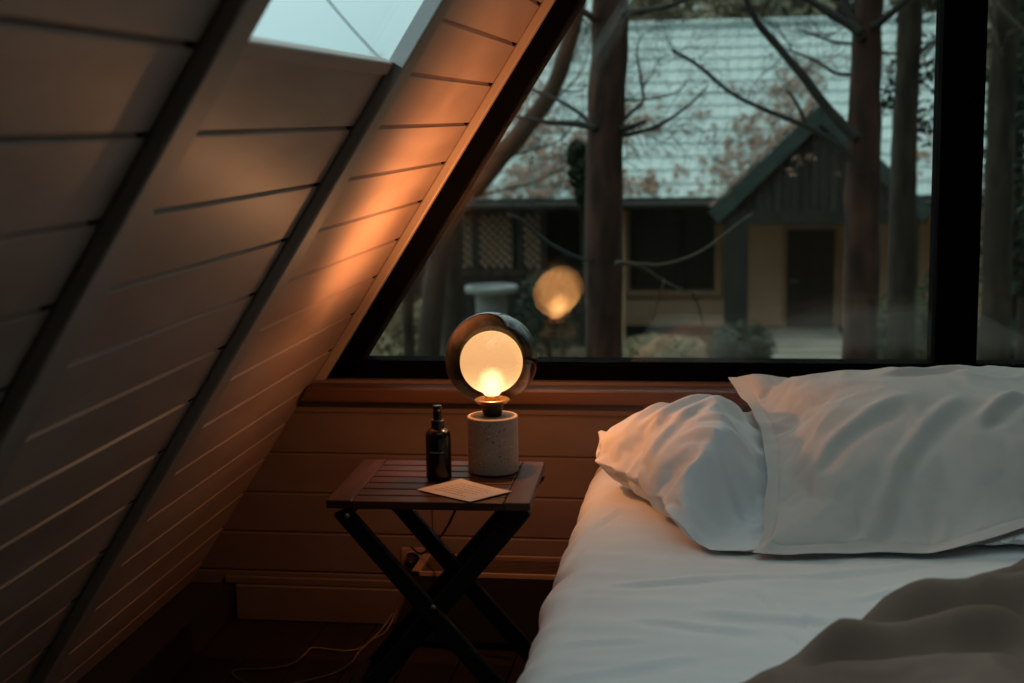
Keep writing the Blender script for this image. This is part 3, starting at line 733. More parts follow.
def place2(v, r):
    x, y, z = v
    u, t = x / (P2W / 2), y / (P2D / 2)
    # corners pulled out, sides drawn in
    x2 = x * (1 - .045 * (1 - t * t)) ; y2 = y * (1 - .02 * (1 - u * u))
    edge = min(P2W / 2 - abs(r[0]), P2D / 2 - abs(r[1])); k = .8 * (1 - smooth(edge / .22))
    x2 += (r[0] * (1 - .115 * (1 - (r[1] / (P2D / 2)) ** 2)) - x2) * k; y2 += (r[1] * (1 - .015 * (1 - (r[0] / (P2W / 2)) ** 2)) - y2) * k
    z2 = z * (.62 if z > 0 else .3) * smooth(edge / .05)
    f = smooth(edge / .10)
    for a, b, w, h, bow in F2: z2 += fold(V2(x, y), a, b, w * .85, h * 2.1, .8, bow) * smooth(edge / .05)
    z2 += rumple(v, 31, 1.7) * (.35 + .65 * f)
    if r[1] < 0: y2 += (.012 * noise.noise(Vector((r[0] * 6, 3, 1))) + .055 * smooth((r[0] + .12) / .3)) * (1 - smooth(edge / .15)) * smooth(-r[1] / .2)
    m = p2_mid(y2)
    if edge < .06: z2 += .011 * (noise.noise(Vector((x * 9, y * 9, 2))) + .35) * (1 - edge / .06)
    wx, wy = P2C.x + x2 * _c - y2 * _s, P2C.y + x2 * _s + y2 * _c
    if wy > 3.47: wy = 3.47 + .03 * (1 - math.exp(-(wy - 3.47) / .06))
    m += p2_lift(x2, y2)
    wz = m + (z2 if r[2] else min(max(z2, -.012), z2 - .003 * smooth((edge - .03) / .02)))
    pass
    h = BZT + .006 + sheet_h(wx, wy) + .004 * r[2]
    if wz < h: wz = h
    return Vector((wx, wy, wz))
r2, o2 = pillow('pillow', 'large stone-white flanged pillow lying on top and leaning to the window sill', S2, place2, M['linen'])

# ------------------------------------------------------------------ duvet pushed down the bed
dv = [atz(x, y, .52) for x, y in ((695, 722), (736, 702), (790, 678), (842, 652), (884, 627), (938, 621), (990, 606), (1050, 592), (1120, 584), (1250, 578))]
edge_pts = [V2(p.x, p.y) for p in dv]
def duvet():
    mb = MB(); nu, nv = 150, 110; sp = spline([Vector((p.x, p.y, 0)) for p in edge_pts], 20); ln = [0]
    for a, b in zip(sp, sp[1:]): ln.append(ln[-1] + (b - a).length)
    def along(s):
        s *= ln[-1]
        for i in range(len(ln) - 1):
            if ln[i + 1] >= s: t = (s - ln[i]) / max(1e-9, ln[i + 1] - ln[i]); return sp[i].lerp(sp[i + 1], t)
        return sp[-1]
    top, bot = [], []
    DF = [((.02, -.03), (.50, .02), .03, .030, .03), ((.10, -.14), (.62, -.05), .035, .035, -.03), ((.30, -.20), (.80, -.16), .03, .028, .02), ((.0, -.22), (.35, -.26), .03, .026, .0), ((.25, .06), (.55, .09), .022, .018, .01), ((.45, -.02), (.75, .06), .025, .02, 0)]
    for j in range(nv + 1):
        v = j / nv; rt, rb = [], []
        for i in range(nu + 1):
            u = i / nu; p = along(u); inward = Vector((.42, -.9, 0)); d = .015 * noise.noise(Vector((u * 9, 1, 2)))
            far = Vector((p.x + .55 + (.2 - .3 * u), p.y * .35 + .55 - .25 * u, 0)); far.x = min(max(far.x, .2 + 1.0 * u), 1.25); far.y = max(1.42, min(far.y, 1.9))
            q = p.lerp(far, v); x, y = q.x, q.y
            if x > 1.27: x = 1.27 + .01 * u
            de = min(v * (far - p).length, (1 - v) * .6, u * .8 + .0, (1 - u) * 1.0)
            puff = .085 * math.sqrt(max(0, 1 - (1 - min(1, de / .17)) ** 2))
            z = puff * (1 + .35 * noise.noise(Vector((x * 3, y * 3, 8))))
            f = min(1, de / .06)
            for a, b, w, h, bow in DF:
                a2, b2 = V2(a[0] + .10, a[1] + 2.22), V2(b[0] + .10, b[1] + 2.22); z += fold(V2(x, y), a2, b2, w, h * 1.8, .9, bow) * f
            z += f * (.016 * noise.noise(Vector((x * 6 + y * 2, y * 9, 4))) + .010 * (1 - 2 * abs(noise.noise(Vector((x * 9 - y * 5, y * 12 + x * 3, 7))))) + .003 * noise.noise(Vector((x * 30, y * 30, 1))))
            base = BZT + .010 + max(sheet_h(x, y), -.004)
            rt.append(mb.v((x, y, base + .012 + max(0, z)))); rb.append(mb.v((x, y, base)))
        top.append(rt); bot.append(rb)
    for j in range(nv):
        for i in range(nu):
            mb.b.faces.new((top[j][i], top[j + 1][i], top[j + 1][i + 1], top[j][i + 1])); mb.b.faces.new((bot[j][i], bot[j][i + 1], bot[j + 1][i + 1], bot[j + 1][i]))
    for i in range(nu):
        mb.b.faces.new((top[0][i], top[0][i + 1], bot[0][i + 1], bot[0][i])); mb.b.faces.new((top[nv][i], bot[nv][i], bot[nv][i + 1], top[nv][i + 1]))
    for j in range(nv):
        mb.b.faces.new((top[j][0], bot[j][0], bot[j + 1][0], top[j + 1][0])); mb.b.faces.new((top[j][nu], top[j + 1][nu], bot[j + 1][nu], bot[j][nu]))
    return mb
mb = duvet(); o = mb.build('duvet', M['duvet'], smooth=True, sharp=60); tag(o, 'rumpled taupe duvet pushed down to the near right corner of the bed', 'duvet')

#P1

# ------------------------------------------------------------------ outdoors: ground
ZG = -2.8
mb = MB(); nxg, nyg = 70, 60; rows = []
for j in range(nyg + 1):
    y = 4.5 + (90 - 4.5) * (j / nyg) ** 1.6; row = []
    for i in range(nxg + 1):
        x = (i / nxg - .5) * (50 + y * 1.4)
        z = ZG + .10 * noise.noise(Vector((x * .35, y * .35, 0))) + .03 * noise.noise(Vector((x * 1.7, y * 1.7, 3)))
        if 23.5 < y < 32 and -8 < x < 9: z = min(z, ZG + .02)
        row.append(mb.v((x, y, z)))
    rows.append(row)
for a, b in zip(rows, rows[1:]):
    for i in range(nxg): mb.b.faces.new((a[i], a[i + 1], b[i + 1], b[i]))
struct(mb.build('ground', M['ground'], smooth=True, recalc=False))

# ------------------------------------------------------------------ the neighbouring house
HY = 27.0
hs = empty('house', (0, HY, ZG), 'low tan house with pale ribbed metal roof and gabled porch beyond the trees', 'house')
def hpart(mb, name, mat, parent=None, **k): return mb.build(name, mat, parent or hs, **k)
HX0, HX1 = -7.6, 7.4
EV, RD = at(600, 199, 25.5), at(700, 27, 30.2)
# main roof: courses of sheet metal, each lapping over the one below
mb = MB(); NC = 14; sv = Vector((0, RD.y - EV.y, RD.z - EV.z)); nn = Vector((0, -sv.z, sv.y)).normalized()
RX0, RX1 = -5.6, 4.9
for k in range(NC):
    a = Vector((0, EV.y, EV.z)) + sv * (k / NC); b = Vector((0, EV.y, EV.z)) + sv * ((k + 1.12) / NC)
    nseg = 90; p, q = [], []
    lift = .032
    for i in range(nseg + 1):
        x = RX0 + (RX1 - RX0) * i / nseg; wv = .012 * math.cos(i * PI)
        p.append((mb.v(Vector((x, 0, 0)) + a + nn * (lift + wv)), mb.v(Vector((x, 0, 0)) + a + nn * (-.02)))); q.append(mb.v(Vector((x, 0, 0)) + b + nn * (.0 + wv)))
    for i in range(nseg):
        mb.b.faces.new((p[i][0], p[i + 1][0], q[i + 1], q[i])); mb.b.faces.new((p[i][1], p[i + 1][1], p[i + 1][0], p[i][0]))
rf = hpart(mb, 'roof', M['roof'], recalc=False)
mb = MB(); mb.prism([(RX0, EV.y, EV.z - .02), (RX0, RD.y, RD.z - .02), (RX0, 34.5, EV.z - .02)], (RX1 - RX0, 0, 0)); hpart(mb, 'roof_structure', M['housedark'])
mb = MB(); mb.tube([(RX0, RD.y, RD.z + .04), (RX1, RD.y, RD.z + .04)], .11, 10); hpart(mb, 'ridge_cap', M['roof'])
mb = MB(); mb.box((RX0, EV.y - .06, EV.z - .20), (RX1, EV.y + .06, EV.z + .0)); hpart(mb, 'eave_board', M['housedark'])
mb = MB(); mb.tube([(RX0, EV.y - .12, EV.z - .10), (RX1, EV.y - .12, EV.z - .12)], .06, 8); hpart(mb, 'gutter', M['housedark'])
# walls
mb = MB(); mb.box((-2.35, HY, ZG), (HX1, HY + .25, -.12)); hpart(mb, 'wall', M['render'])
mb = MB(); mb.box((-8.0, HY + .3, ZG), (-2.3, HY + .5, -.12)); hpart(mb, 'veranda_wall', M['housedark'])
mb = MB(); mb.box((-2.36, HY - .04, ZG), (HX1, HY, ZG + .18)); hpart(mb, 'plinth', M['housedark'])
# big window left of the porch
a, b = at(630, 290, HY - .05), at(715, 204, HY - .05)
wn = hpart(MB().box((a.x, HY - .06, a.z), (b.x, HY - .02, b.z)), 'window', M['housepane'])
mb = MB()
for lo, hi in (((a.x - .16, HY - .12, a.z - .10), (a.x, HY - .001, b.z)), ((b.x, HY - .12, a.z - .10), (b.x + .12, HY - .001, b.z)), ((a.x - .16, HY - .13, a.z - .10), (b.x + .12, HY - .001, a.z))): mb.box(lo, hi)
hpart(mb, 'window_frame', M['housetrim'], wn)
mb = MB(); xm = at(682, 250, HY).x; mb.box((xm - .04, HY - .09, a.z), (xm + .04, HY - .061, b.z)); hpart(mb, 'mullion', M['housedark'], wn)
# door under the porch
a, b = at(786, 331, HY - .05), at(835, 229, HY - .05)
dr = hpart(MB().box((a.x, HY - .07, a.z), (b.x, HY - .02, b.z), bev=.01), 'door', M['door'])
mb = MB()
for i in range(2):
    for j in range(3):
        x0 = a.x + .09 + i * (b.x - a.x - .1) / 2; z0 = a.z + .12 + j * (b.z - a.z) / 3.05
        mb.box((x0, HY - .085, z0), (x0 + (b.x - a.x) / 2 - .16, HY - .069, z0 + (b.z - a.z) / 3 - .17), bev=.01)
hpart(mb, 'door_panels', M['door'], dr)
mb = MB(); mb.tube([(a.x + .08, HY - .07, a.z + .95), (a.x + .08, HY - .13, a.z + .95), (a.x + .2, HY - .13, a.z + .95)], .014, 8); hpart(mb, 'handle', M['steel'], dr)
mb = MB()
for lo, hi in (((a.x - .08, HY - .08, a.z), (a.x, HY, b.z + .08)), ((b.x, HY - .08, a.z), (b.x + .08, HY, b.z + .08)), ((a.x, HY - .08, b.z), (b.x, HY, b.z + .08))): mb.box(lo, hi)
hpart(mb, 'door_frame', M['housetrim'], dr)
# second window far right
a, b = at(1003, 300, HY - .05), at(1017, 222, HY - .05)
wn2 = hpart(MB().box((a.x, HY - .06, a.z - .4), (a.x + .9, HY - .02, b.z)), 'window', M['housepane'])
# porch
PY = 25.0
pk, el = at(821.5, 105, PY), at(711.5, 211, PY)
hw = pk.x - el.x; er = Vector((pk.x + hw, PY, el.z)); d1 = (Vector((el.x, 0, el.z)) - Vector((pk.x, 0, pk.z))).normalized(); n1 = Vector((-d1.z, 0, d1.x)); n1 = n1 if n1.z > 0 else -n1
d2 = Vector((-d1.x, 0, d1.z)); n2 = Vector((-n1.x, 0, n1.z)); Ls = (Vector((el.x, 0, el.z)) - Vector((pk.x, 0, pk.z))).length
P0 = Vector((pk.x, PY, pk.z))
for nm, dd, nv in (('porch_roof', d1, n1), ('porch_roof', d2, n2)):
    mb = MB(); mb.prism([P0, P0 + dd * Ls, P0 + dd * Ls - nv * .05, P0 - nv * .05], (0, 4.2, 0)); hpart(mb, nm, M['roof'])
for dd, nv in ((d1, n1), (d2, n2)):
    mb = MB(); q = P0 + Vector((0, -.06, 0)) - nv * .0
    mb.prism([q + nv * .03, q + dd * (Ls + .05) + nv * .03, q + dd * (Ls + .05) - nv * .24, q - Vector((0, 0, .32))], (0, .05, 0)); hpart(mb, 'bargeboard', M['fascia'])
mb = MB(); bz = at(760, 212, PY).z; ins = .2; nb = 22
for k in range(nb):
    x0 = el.x + .1 + (2 * hw - .2) * k / nb; x1 = x0 + (2 * hw - .2) / nb - .015
    zt = lambda x: pk.z - .18 - abs(x - pk.x) * (pk.z - el.z) / hw
    if max(zt(x0), zt(x1)) < bz: continue
    mb.prism([(x0, PY + .06 + .012 * (k % 2), bz), (x1, PY + .06 + .012 * (k % 2), bz), (x1, PY + .06 + .012 * (k % 2), max(zt(x1), bz + .01)), (x0, PY + .06 + .012 * (k % 2), max(zt(x0), bz + .01))], (0, .03, 0))
hpart(mb, 'gable_boards', M['boards'])
mb = MB(); mb.box((el.x + .05, PY + .02, bz - .22), (er.x - .05, PY + .22, bz)); hpart(mb, 'porch_beam', M['housedark'])
for x0, x1 in ((at(724, 300, PY).x, at(748, 300, PY).x), (at(918, 300, PY).x - .25, at(918, 300, PY).x)):
    mb = MB(); mb.box((x0, PY + .02, ZG), (x1, PY + .30, bz - .2), bev=.01); hpart(mb, 'post', M['housedark'])
s0, s1 = at(766, 350, 24.4).x, at(848, 350, 24.4).x
for k in range(3):
    mb = MB(); mb.box((s0 - .1 + k * .03, 24.2 + k * .38, ZG - .05), (s1 + .02, HY, ZG + .05 + k * .055), bev=.01); hpart(mb, 'step', M['concrete'])
# veranda on the left: posts, lattice, rail
VY = 25.7
for px in (447, 476, 520.5, 543, 584, 622):
    x = at(px, 250, VY).x; mb = MB(); mb.box((x - .055, VY, ZG), (x + .055, VY + .11, EV.z - .1), bev=.01); hpart(mb, 'post', M['housedark'] if px != 622 else M['housetrim'])
def lattice(px0, px1, py0, py1, nm='lattice_panel'):
    a, b = at(px0, py1, VY + .04), at(px1, py0, VY + .04); mb = MB(); w = b.x - a.x; h = b.z - a.z; st = .15
    c = -h
    while c < w:
        for sgn in (1, -1):
            x0, z0, x1, z1 = c, 0, c + h, h
            if x0 < 0: z0 -= x0; x0 = 0
            if x1 > w: z1 -= (x1 - w); x1 = w
            if x1 - x0 > .03:
                A, B = (x0, z0), (x1, z1)
                if sgn < 0: A, B = (x0, h - z0), (x1, h - z1)
                mb.bar((a.x + A[0], VY + .03 + .012 * sgn, a.z + A[1]), (a.x + B[0], VY + .03 + .012 * sgn, a.z + B[1]), .012, .058, up=(0, 1, 0))
        c += st
    hpart(mb, nm, M['lattice']); mb = MB()
    for lo, hi in (((a.x - .03, VY, a.z - .03), (b.x + .03, VY + .07, a.z + .02)), ((a.x - .03, VY, b.z - .02), (b.x + .03, VY + .07, b.z + .03)), ((a.x - .03, VY, a.z), (a.x + .02, VY + .07, b.z)), ((b.x - .02, VY, a.z), (b.x + .03, VY + .07, b.z))): mb.box(lo, hi)
    hpart(mb, 'lattice_frame', M['housedark'])
lattice(480, 512, 214, 268); lattice(524, 541, 214, 268); lattice(451, 472, 214, 268)
a, b = at(447, 276, VY), at(622, 270, VY)
mb = MB(); mb.box((a.x, VY - .03, a.z), (b.x, VY + .03, b.z)); hpart(mb, 'rail', M['bark_brown'])
mb = MB()
k = a.x
while k < b.x - .1: mb.box((k + .02, VY - .01, ZG + .15), (k + .13, VY + .015, a.z)); k += .16
hpart(mb, 'railing_boards', M['housedark'])

# pale stone planter in front of the lattice
pp = at(492, 322, 23.0)
pt = empty('planter', (pp.x, 23, ZG), 'pale stone planter pot with a wide flat rim before the lattice veranda', 'planter')
zt = at(492, 286, 23).z
hgt = zt - ZG
mb = MB(); mb.lathe([(.22, 0), (.23, .03), (.27, hgt - .12), (.28, hgt - .10), (.43, hgt - .09), (.44, hgt - .02), (.43, hgt), (.36, hgt), (.33, hgt - .06)], 28, (pp.x, 23, ZG)); mb.build('bowl', M['planter'], pt, smooth=True, sharp=30)
bp = at(466, 325, 22.6)
bb = empty('stone_block', (bp.x, 22.7, ZG), 'low weathered pale stone block left of the rimmed planter', 'stone')
mb = MB(); mb.box((bp.x - .40, 22.0, ZG - .03), (bp.x + .10, 22.42, ZG + .68), bev=.05, seg=2)
for v in mb.b.verts: v.co += Vector((noise.noise(v.co * 3), noise.noise(v.co * 3 + Vector((5, 0, 0))), 0)) * .04
mb.build('block', M['planter'], bb, smooth=True, sharp=40)

# ------------------------------------------------------------------ trees
def twig_tree(mb, p, d, L, r, rnd, depth):
    """a thin wandering twig with side twigs"""
    n = 5; pts = [p.copy()]; q = p.copy(); dd = d.normalized()
    for i in range(n):
        dd = (dd + Vector((rnd.gauss(0, .16), rnd.gauss(0, .12), rnd.gauss(.02, .14)))).normalized(); q = q + dd * (L / n); pts.append(q.copy())
    mb.tube(pts, [r * (1 - .75 * i / n) for i in range(n + 1)], 5 if r > .006 else 4)
    if depth > 0:
        for i in range(1, n + 1):
            for s in range(rnd.choice((1, 1, 2))):
                side = (dd.cross(Vector((rnd.gauss(0, 1), rnd.gauss(0, 1), rnd.gauss(0, 1))))).normalized()
                twig_tree(mb, pts[i], dd * .75 + side * .8, L * rnd.uniform(.4, .62), r * .55, rnd, depth - 1)
def branch_px(parent, pts, Y, r0, r1, mat, rnd, twigs=0, dy=0, twig_len=.5, tr=.5):
    n = len(pts); w = [at(x, y, Y + dy * i / max(1, n - 1)) for i, (x, y) in enumerate(pts)]; sp = spline(w, 5)
    mb = MB(); mb.tube(sp, [r0 + (r1 - r0) * i / (len(sp) - 1) for i in range(len(sp))], 8, .25, rnd.random() * 9)
    br = mb.build('branch', mat, parent, smooth=True)
    if twigs:
        mb = MB()
        for k in range(twigs):
            i = rnd.randint(len(sp) // 4, len(sp) - 2); d = (sp[i + 1] - sp[i]).normalized()
            twig_tree(mb, sp[i], d * .7 + Vector((rnd.gauss(0, .6), rnd.gauss(0, .5), rnd.gauss(0, .6))), twig_len * rnd.uniform(.6, 1.2), max(.003, r1 * tr), rnd, 2)
        mb.build('twigs', mat, br)
    return br
def trunk(parent, pts, mat, seed=0, n=22):
    sp = spline([p for p, r in pts], 8); rr = []
    for i in range(len(pts) - 1): rr += [pts[i][1] + (pts[i + 1][1] - pts[i][1]) * k / 8 for k in range(8)]
    rr.append(pts[-1][1])
    mb = MB(); mb.tube(sp, rr, n, .16, seed); return mb.build('trunk', mat, parent, smooth=True)
def foot(p, z=ZG - .1): return Vector((p.x, p.y, z))

# tall pine in the middle of the window
Y = 9.0; k = Y / F_PX * 1.0
t1 = empty('tree', foot(at(600, 300, Y)), 'tall straight pine trunk directly behind the lamp reflection', 'tree', )
b0 = at(603, 340, Y)
trunk(t1, [(foot(b0), .155), (Vector((b0.x, Y, -1.5)), .125), (at(604, 200, Y), .116), (at(609, 60, Y), .113), (at(611, 0, Y), .112), (at(618, -200, Y), .10), (at(626, -500, Y), .07)], M['bark_red'], 3)
rn = random.Random(11)
branch_px(t1, [(598, 128), (575, 124), (545, 122), (514, 116)], Y - .1, .026, .008, M['twig'], rn, 3, .3, .35)
branch_px(t1, [(598, 130), (578, 112), (556, 99), (530, 88), (505, 70)], Y + .1, .017, .006, M['twig'], rn, 5, .8, .45)
branch_px(t1, [(596, 20), (578, 8), (560, 4)], Y - .1, .026, .015, M['twig'], rn, 2, 0, .3)
branch_px(t1, [(622, 14), (650, 10), (676, 4), (705, -8)], Y - .1, .024, .008, M['twig'], rn, 3, .4, .35)
branch_px(t1, [(620, 130), (634, 126), (645, 121)], Y - .1, .024, .010, M['twig'], rn, 2, .1, .3)
branch_px(t1, [(618, 136), (640, 132), (665, 122), (690, 104), (708, 86)], Y, .016, .005, M['twig'], rn, 5, .4, .4)
branch_px(t1, [(618, 125), (632, 112), (643, 101), (641, 78), (637, 50), (643, 33)], Y + .1, .014, .004, M['twig'], rn, 5, .5, .4)
branch_px(t1, [(616, 100), (650, 99), (676, 92), (690, 78)], Y + .2, .008, .003, M['twig'], rn, 0, .5, .3)
branch_px(t1, [(618, 262), (640, 264), (665, 264), (700, 252), (735, 226), (752, 214)], Y - .25, .010, .006, M['paletwig'], rn, 0, .6)
br = branch_px(t1, [(616, 263), (640, 266), (662, 280), (690, 293), (716, 294)], Y - .25, .013, .004, M['paletwig'], rn, 0, .5, .25)
branch_px(t1, [(664, 281), (658, 300), (652, 322)], Y - .15, .006, .003, M['paletwig'], rn, 0, .1)
branch_px(t1, [(692, 292), (699, 308), (704, 330)], Y - .05, .007, .004, M['twig'], rn, 0, .1)
branch_px(t1, [(594, 262), (570, 254), (545, 240), (525, 222), (508, 214)], Y - .1, .012, .006, M['twig'], rn, 2, .3, .3)

# forked pine to the right
Y = 10.0
t2 = empty('tree', foot(at(862, 300, Y)), 'ruddy pine trunk with forking boughs in front of the porch', 'tree')
b0 = at(860, 340, Y)
trunk(t2, [(foot(b0), .155), (Vector((b0.x, Y, -1.5)), .128), (at(862, 220, Y), .118), (at(865, 100, Y), .100), (at(867, 40, Y), .098), (at(870, 0, Y), .092), (at(878, -250, Y), .07)], M['bark_red'], 8)
rn = random.Random(21)
branch_px(t2, [(858, 140), (842, 124), (820, 98), (798, 70), (776, 44), (756, 20), (744, -6)], Y - .2, .040, .020, M['twig'], rn, 6, .3, .5, .3)
branch_px(t2, [(862, 34), (848, 24), (828, 12), (805, -2), (780, -14)], Y - .1, .036, .02, M['twig'], rn, 3, .2, .4, .3)
branch_px(t2, [(864, 40), (853, 22), (845, 5), (840, -14)], Y - .1, .034, .024, M['twig'], rn, 2, .2, .4, .3)
branch_px(t2, [(872, 28), (885, 18), (900, 6), (912, -6)], Y - .1, .030, .018, M['twig'], rn, 2, 0, .4, .3)
branch_px(t2, [(858, 44), (835, 42), (812, 34), (795, 29)], Y + .1, .012, .005, M['twig'], rn, 4, .3, .35)
branch_px(t2, [(858, 75), (836, 73), (818, 62), (800, 54), (784, 49)], Y + .1, .016, .005, M['twig'], rn, 5, .4, .35)
branch_px(t2, [(872, 53), (885, 53), (900, 54)], Y + .1, .012, .007, M['twig'], rn, 1, .2, .2)
branch_px(t2, [(870, 84), (884, 90), (898, 92)], Y + .2, .012, .005, M['twig'], rn, 3, .1, .25)

# slim trunk beside it
Y = 12.5
t3 = empty('tree', foot(at(903, 300, Y)), 'slimmer straight pine trunk just right of the forked pine', 'tree')
b0 = at(901, 340, Y)
trunk(t3, [(foot(b0), .15), (Vector((b0.x, Y, -1.4)), .125), (at(903, 200, Y), .112), (at(906, 100, Y), .100), (at(910, 0, Y), .100), (at(918, -250, Y), .07)], M['bark'], 14)
rn = random.Random(31)
branch_px(t3, [(908, 90), (922, 82), (940, 62), (955, 50)], Y, .012, .006, M['twig'], rn, 6, .4, .5)
branch_px(t3, [(900, 90), (888, 92), (876, 100)], Y, .012, .006, M['twig'], rn, 4, .4, .35)

# bare bough tree whose branch crosses the roof from the left
Y = 11.5
t4 = empty('tree', foot(at(548, 300, Y)), 'leaning brown trunk curving behind the sloped window frame', 'tree')
trunk(t4, [(foot(at(400, 330, Y)), .12), (at(440, 250, Y), .095), (at(483, 178, Y), .085), (at(526, 127, Y), .075), (at(553, 88, Y), .068), (at(575, 20, Y), .062), (at(592, -70, Y), .05)], M['bark_brown'], 5)
rn = random.Random(41)
for pts in ([(540, 108), (560, 95), (582, 70), (590, 40)], [(500, 160), (530, 150), (560, 140), (585, 110)], [(470, 198), (500, 190), (540, 180), (575, 160)], [(560, 70), (572, 60), (586, 30)], [(520, 130), (520, 110), (535, 80), (545, 62)], [(553, 88), (575, 92), (590, 84)]):
    branch_px(t4, pts, Y, .012, .005, M['paletwig'], rn, 6, .5, .55)
rn = random.Random(51)
branch_px(t2, [(862, 176), (848, 156), (828, 138), (806, 126), (781, 116), (752, 104), (730, 92), (706, 72), (690, 60), (672, 50)], 9.9, .022, .012, M['twig'], rn, 9, .6, .45, .3)
branch_px(t2, [(806, 126), (800, 110), (792, 96), (786, 90)], 10.15, .016, .009, M['twig'], rn, 2, .1, .25, .3)

# dark trunks and saplings at the left
for px, top, Yd, r, lab in ((453, 170, 15, .105, 'thick dark trunk rising left of the veranda lattice'), (427, 210, 17, .07, 'second dark trunk close to the sloped frame'), (408, 240, 13, .05, 'thin dark sapling at the low left corner of the window')):
    t = empty('tree', foot(at(px, 300, Yd)), lab, 'tree'); p = at(px, 320, Yd)
    trunk(t, [(foot(p), r * 1.25), (at(px, 300, Yd), r * 1.05), (at(px + 1, 240, Yd), r), (at(px + 3, 160, Yd), r * .9), (at(px + 5, 112, Yd), r * .12)], M['bark'], px, 16)

# ------------------------------------------------------------------ foliage
def leaf_cloud(mb, c, rx, ry, rz, n, sz, rnd, lump=.0, shell=.0):
    c = Vector(c)
    for k in range(n):
        while True:
            d = Vector((rnd.uniform(-1, 1), rnd.uniform(-1, 1), rnd.uniform(-1, 1)))
            if shell < d.length < 1: break
        if lump and noise.noise(d * 2.2 + c) < -lump * .3 and rnd.random() < .8: continue
        p = c + Vector((d.x * rx, d.y * ry, d.z * rz)); a = Vector((rnd.gauss(0, 1), rnd.gauss(0, 1), rnd.gauss(0, 1))).normalized(); b = a.orthogonal().normalized(); s = sz * rnd.uniform(.6, 1.3)
        mid = a.cross(b) * s * .25
        v = [mb.v(p - a * s), mb.v(p + b * s * .42 + mid), mb.v(p + a * s), mb.v(p - b * s * .42 + mid)]
        mb.b.faces.new(v)
def shrub(px, py, Y, rx, rz, n, mat, lab, seed, sz=.05, ry=None, grp=None):
    g = at(px, py, Y); o = empty('shrub', (g.x, Y, ZG), lab, 'shrub', grp); rnd = random.Random(seed)
    mb = MB(); leaf_cloud(mb, (g.x, Y, g.z), rx, ry or rx, rz, n, sz, rnd, .3, .35)
    for v in mb.b.verts: v.co.z = max(v.co.z, ZG - .05)
    mb.build('foliage', mat, o, recalc=False)
    mb = MB()
    for k in range(7):
        a = rnd.uniform(0, 6.28); e = Vector((g.x + rx * .6 * math.cos(a), Y + rx * .6 * math.sin(a), g.z + rz * .4)); mb.tube(spline([(g.x, Y, ZG - .05), (g.x + rx * .15 * math.cos(a), Y + .1 * math.sin(a), (ZG + g.z) / 2), e], 4), [.02] * 4 + [.012] * 4 + [.006], 5)
    mb.build('stem', M['twig'], o); return o
shrub(742, 350, 20.5, .50, .42, 2600, M['leafdark'], 'rounded dark shrub at the foot of the porch steps', 1, .05)
shrub(903, 346, 18.5, .62, .75, 2400, M['leafolive'], 'loose olive shrub below the slimmer pine trunk', 2, .06)
shrub(402, 340, 15.4, .55, .5, 1500, M['leafpale'], 'faded pale shrub in the low left corner of the window', 3, .06)
shrub(450, 345, 19.0, .6, .35, 1200, M['leafolive'], 'low olive shrub in front of the thick dark trunk', 4, .06)
shrub(660, 350, 21.0, .8, .22, 1200, M['leafpale'], 'sprawling faded groundcover shrub below the big house window', 5, .05)
shrub(940, 320, 21.5, .35, .9, 1200, M['leafdark'], 'upright dark shrub by the mullion right of the porch', 6, .06)
shrub(549, 312, 24.0, .6, .8, 1600, M['leafdark'], 'dense dark shrub against the veranda below the lamp reflection', 7, .06)
shrub(1006, 345, 17.0, .5, .35, 1400, M['leafdark'], 'low dark shrub seen through the narrow right-hand pane', 8, .06)

def conifer(px, Y, h, r, lab, seed, dens=1., grp=None, low=.12):
    g = at(px, 300, Y); o = empty('conifer', (g.x, Y, ZG), lab, 'tree', grp); rnd = random.Random(seed)
    mb = MB(); mb.tube([(g.x, Y, ZG - .1), (g.x, Y, ZG + h * .5), (g.x, Y, ZG + h)], [.02 * h, .012 * h, .002 * h], 12, .12, seed); mb.build('trunk', M['bark'], o, smooth=True)
    mb = MB(); z = h * low
    while z < h * .99:
        R = r * (1 - z / h) ** .8 * rnd.uniform(.85, 1.1)
        for k in range(max(4, int(9 * (1 - z / h) + 3))):
            a = rnd.uniform(0, 6.283); d = Vector((math.cos(a), math.sin(a), -.18 + .25 * z / h)); L = R * rnd.uniform(.75, 1.05)
            m = max(3, int(L * 9 * dens))
            for q in range(m):
                t = (q + rnd.random()) / m; p = Vector((g.x, Y, ZG + z)) + d * (L * t) + Vector((0, 0, -.12 * L * t * t))
                for s in (-1, 1):
                    sd = Vector((-d.y, d.x, 0)) * s * (.5 * (1 - t) + .15) * rnd.uniform(.5, 1) * min(1, L) * .55 + d * .12 + Vector((0, 0, -.09 * rnd.random()))
                    wv = Vector((d.x, d.y, .2)).normalized() * .05
                    mb.b.faces.new([mb.v(p - wv), mb.v(p + sd * .55 + Vector((0, 0, .02)) - wv * .7), mb.v(p + sd), mb.v(p + sd * .5 + wv)])
        z += .28 * max(.5, (1 - z / h))
    mb.build('needles', M['needle'], o, recalc=False); return o
conifer(1035, 13.5, 9.5, 1.05, 'dark spruce filling the upper part of the narrow right pane', 5, 1.6, None, .27)
conifer(1150, 16.5, 10, 1.8, 'dark spruce partly out of view at the right edge', 6, 1.3)
conifer(1010, 21.5, 8.5, 1.0, 'slender spruce behind the dark spruce in the right pane', 7, 1.2, None, .36)
t6 = empty('tree', foot(at(998, 300, 12)), 'brown trunk standing in the narrow right pane', 'tree'); p = at(996, 330, 12)
trunk(t6, [(foot(p), .15), (at(996, 300, 12), .12), (at(1000, 150, 12), .11), (at(1006, 0, 12), .1), (at(1016, -250, 12), .07)], M['bark'], 77, 16)
rn = random.Random(61)
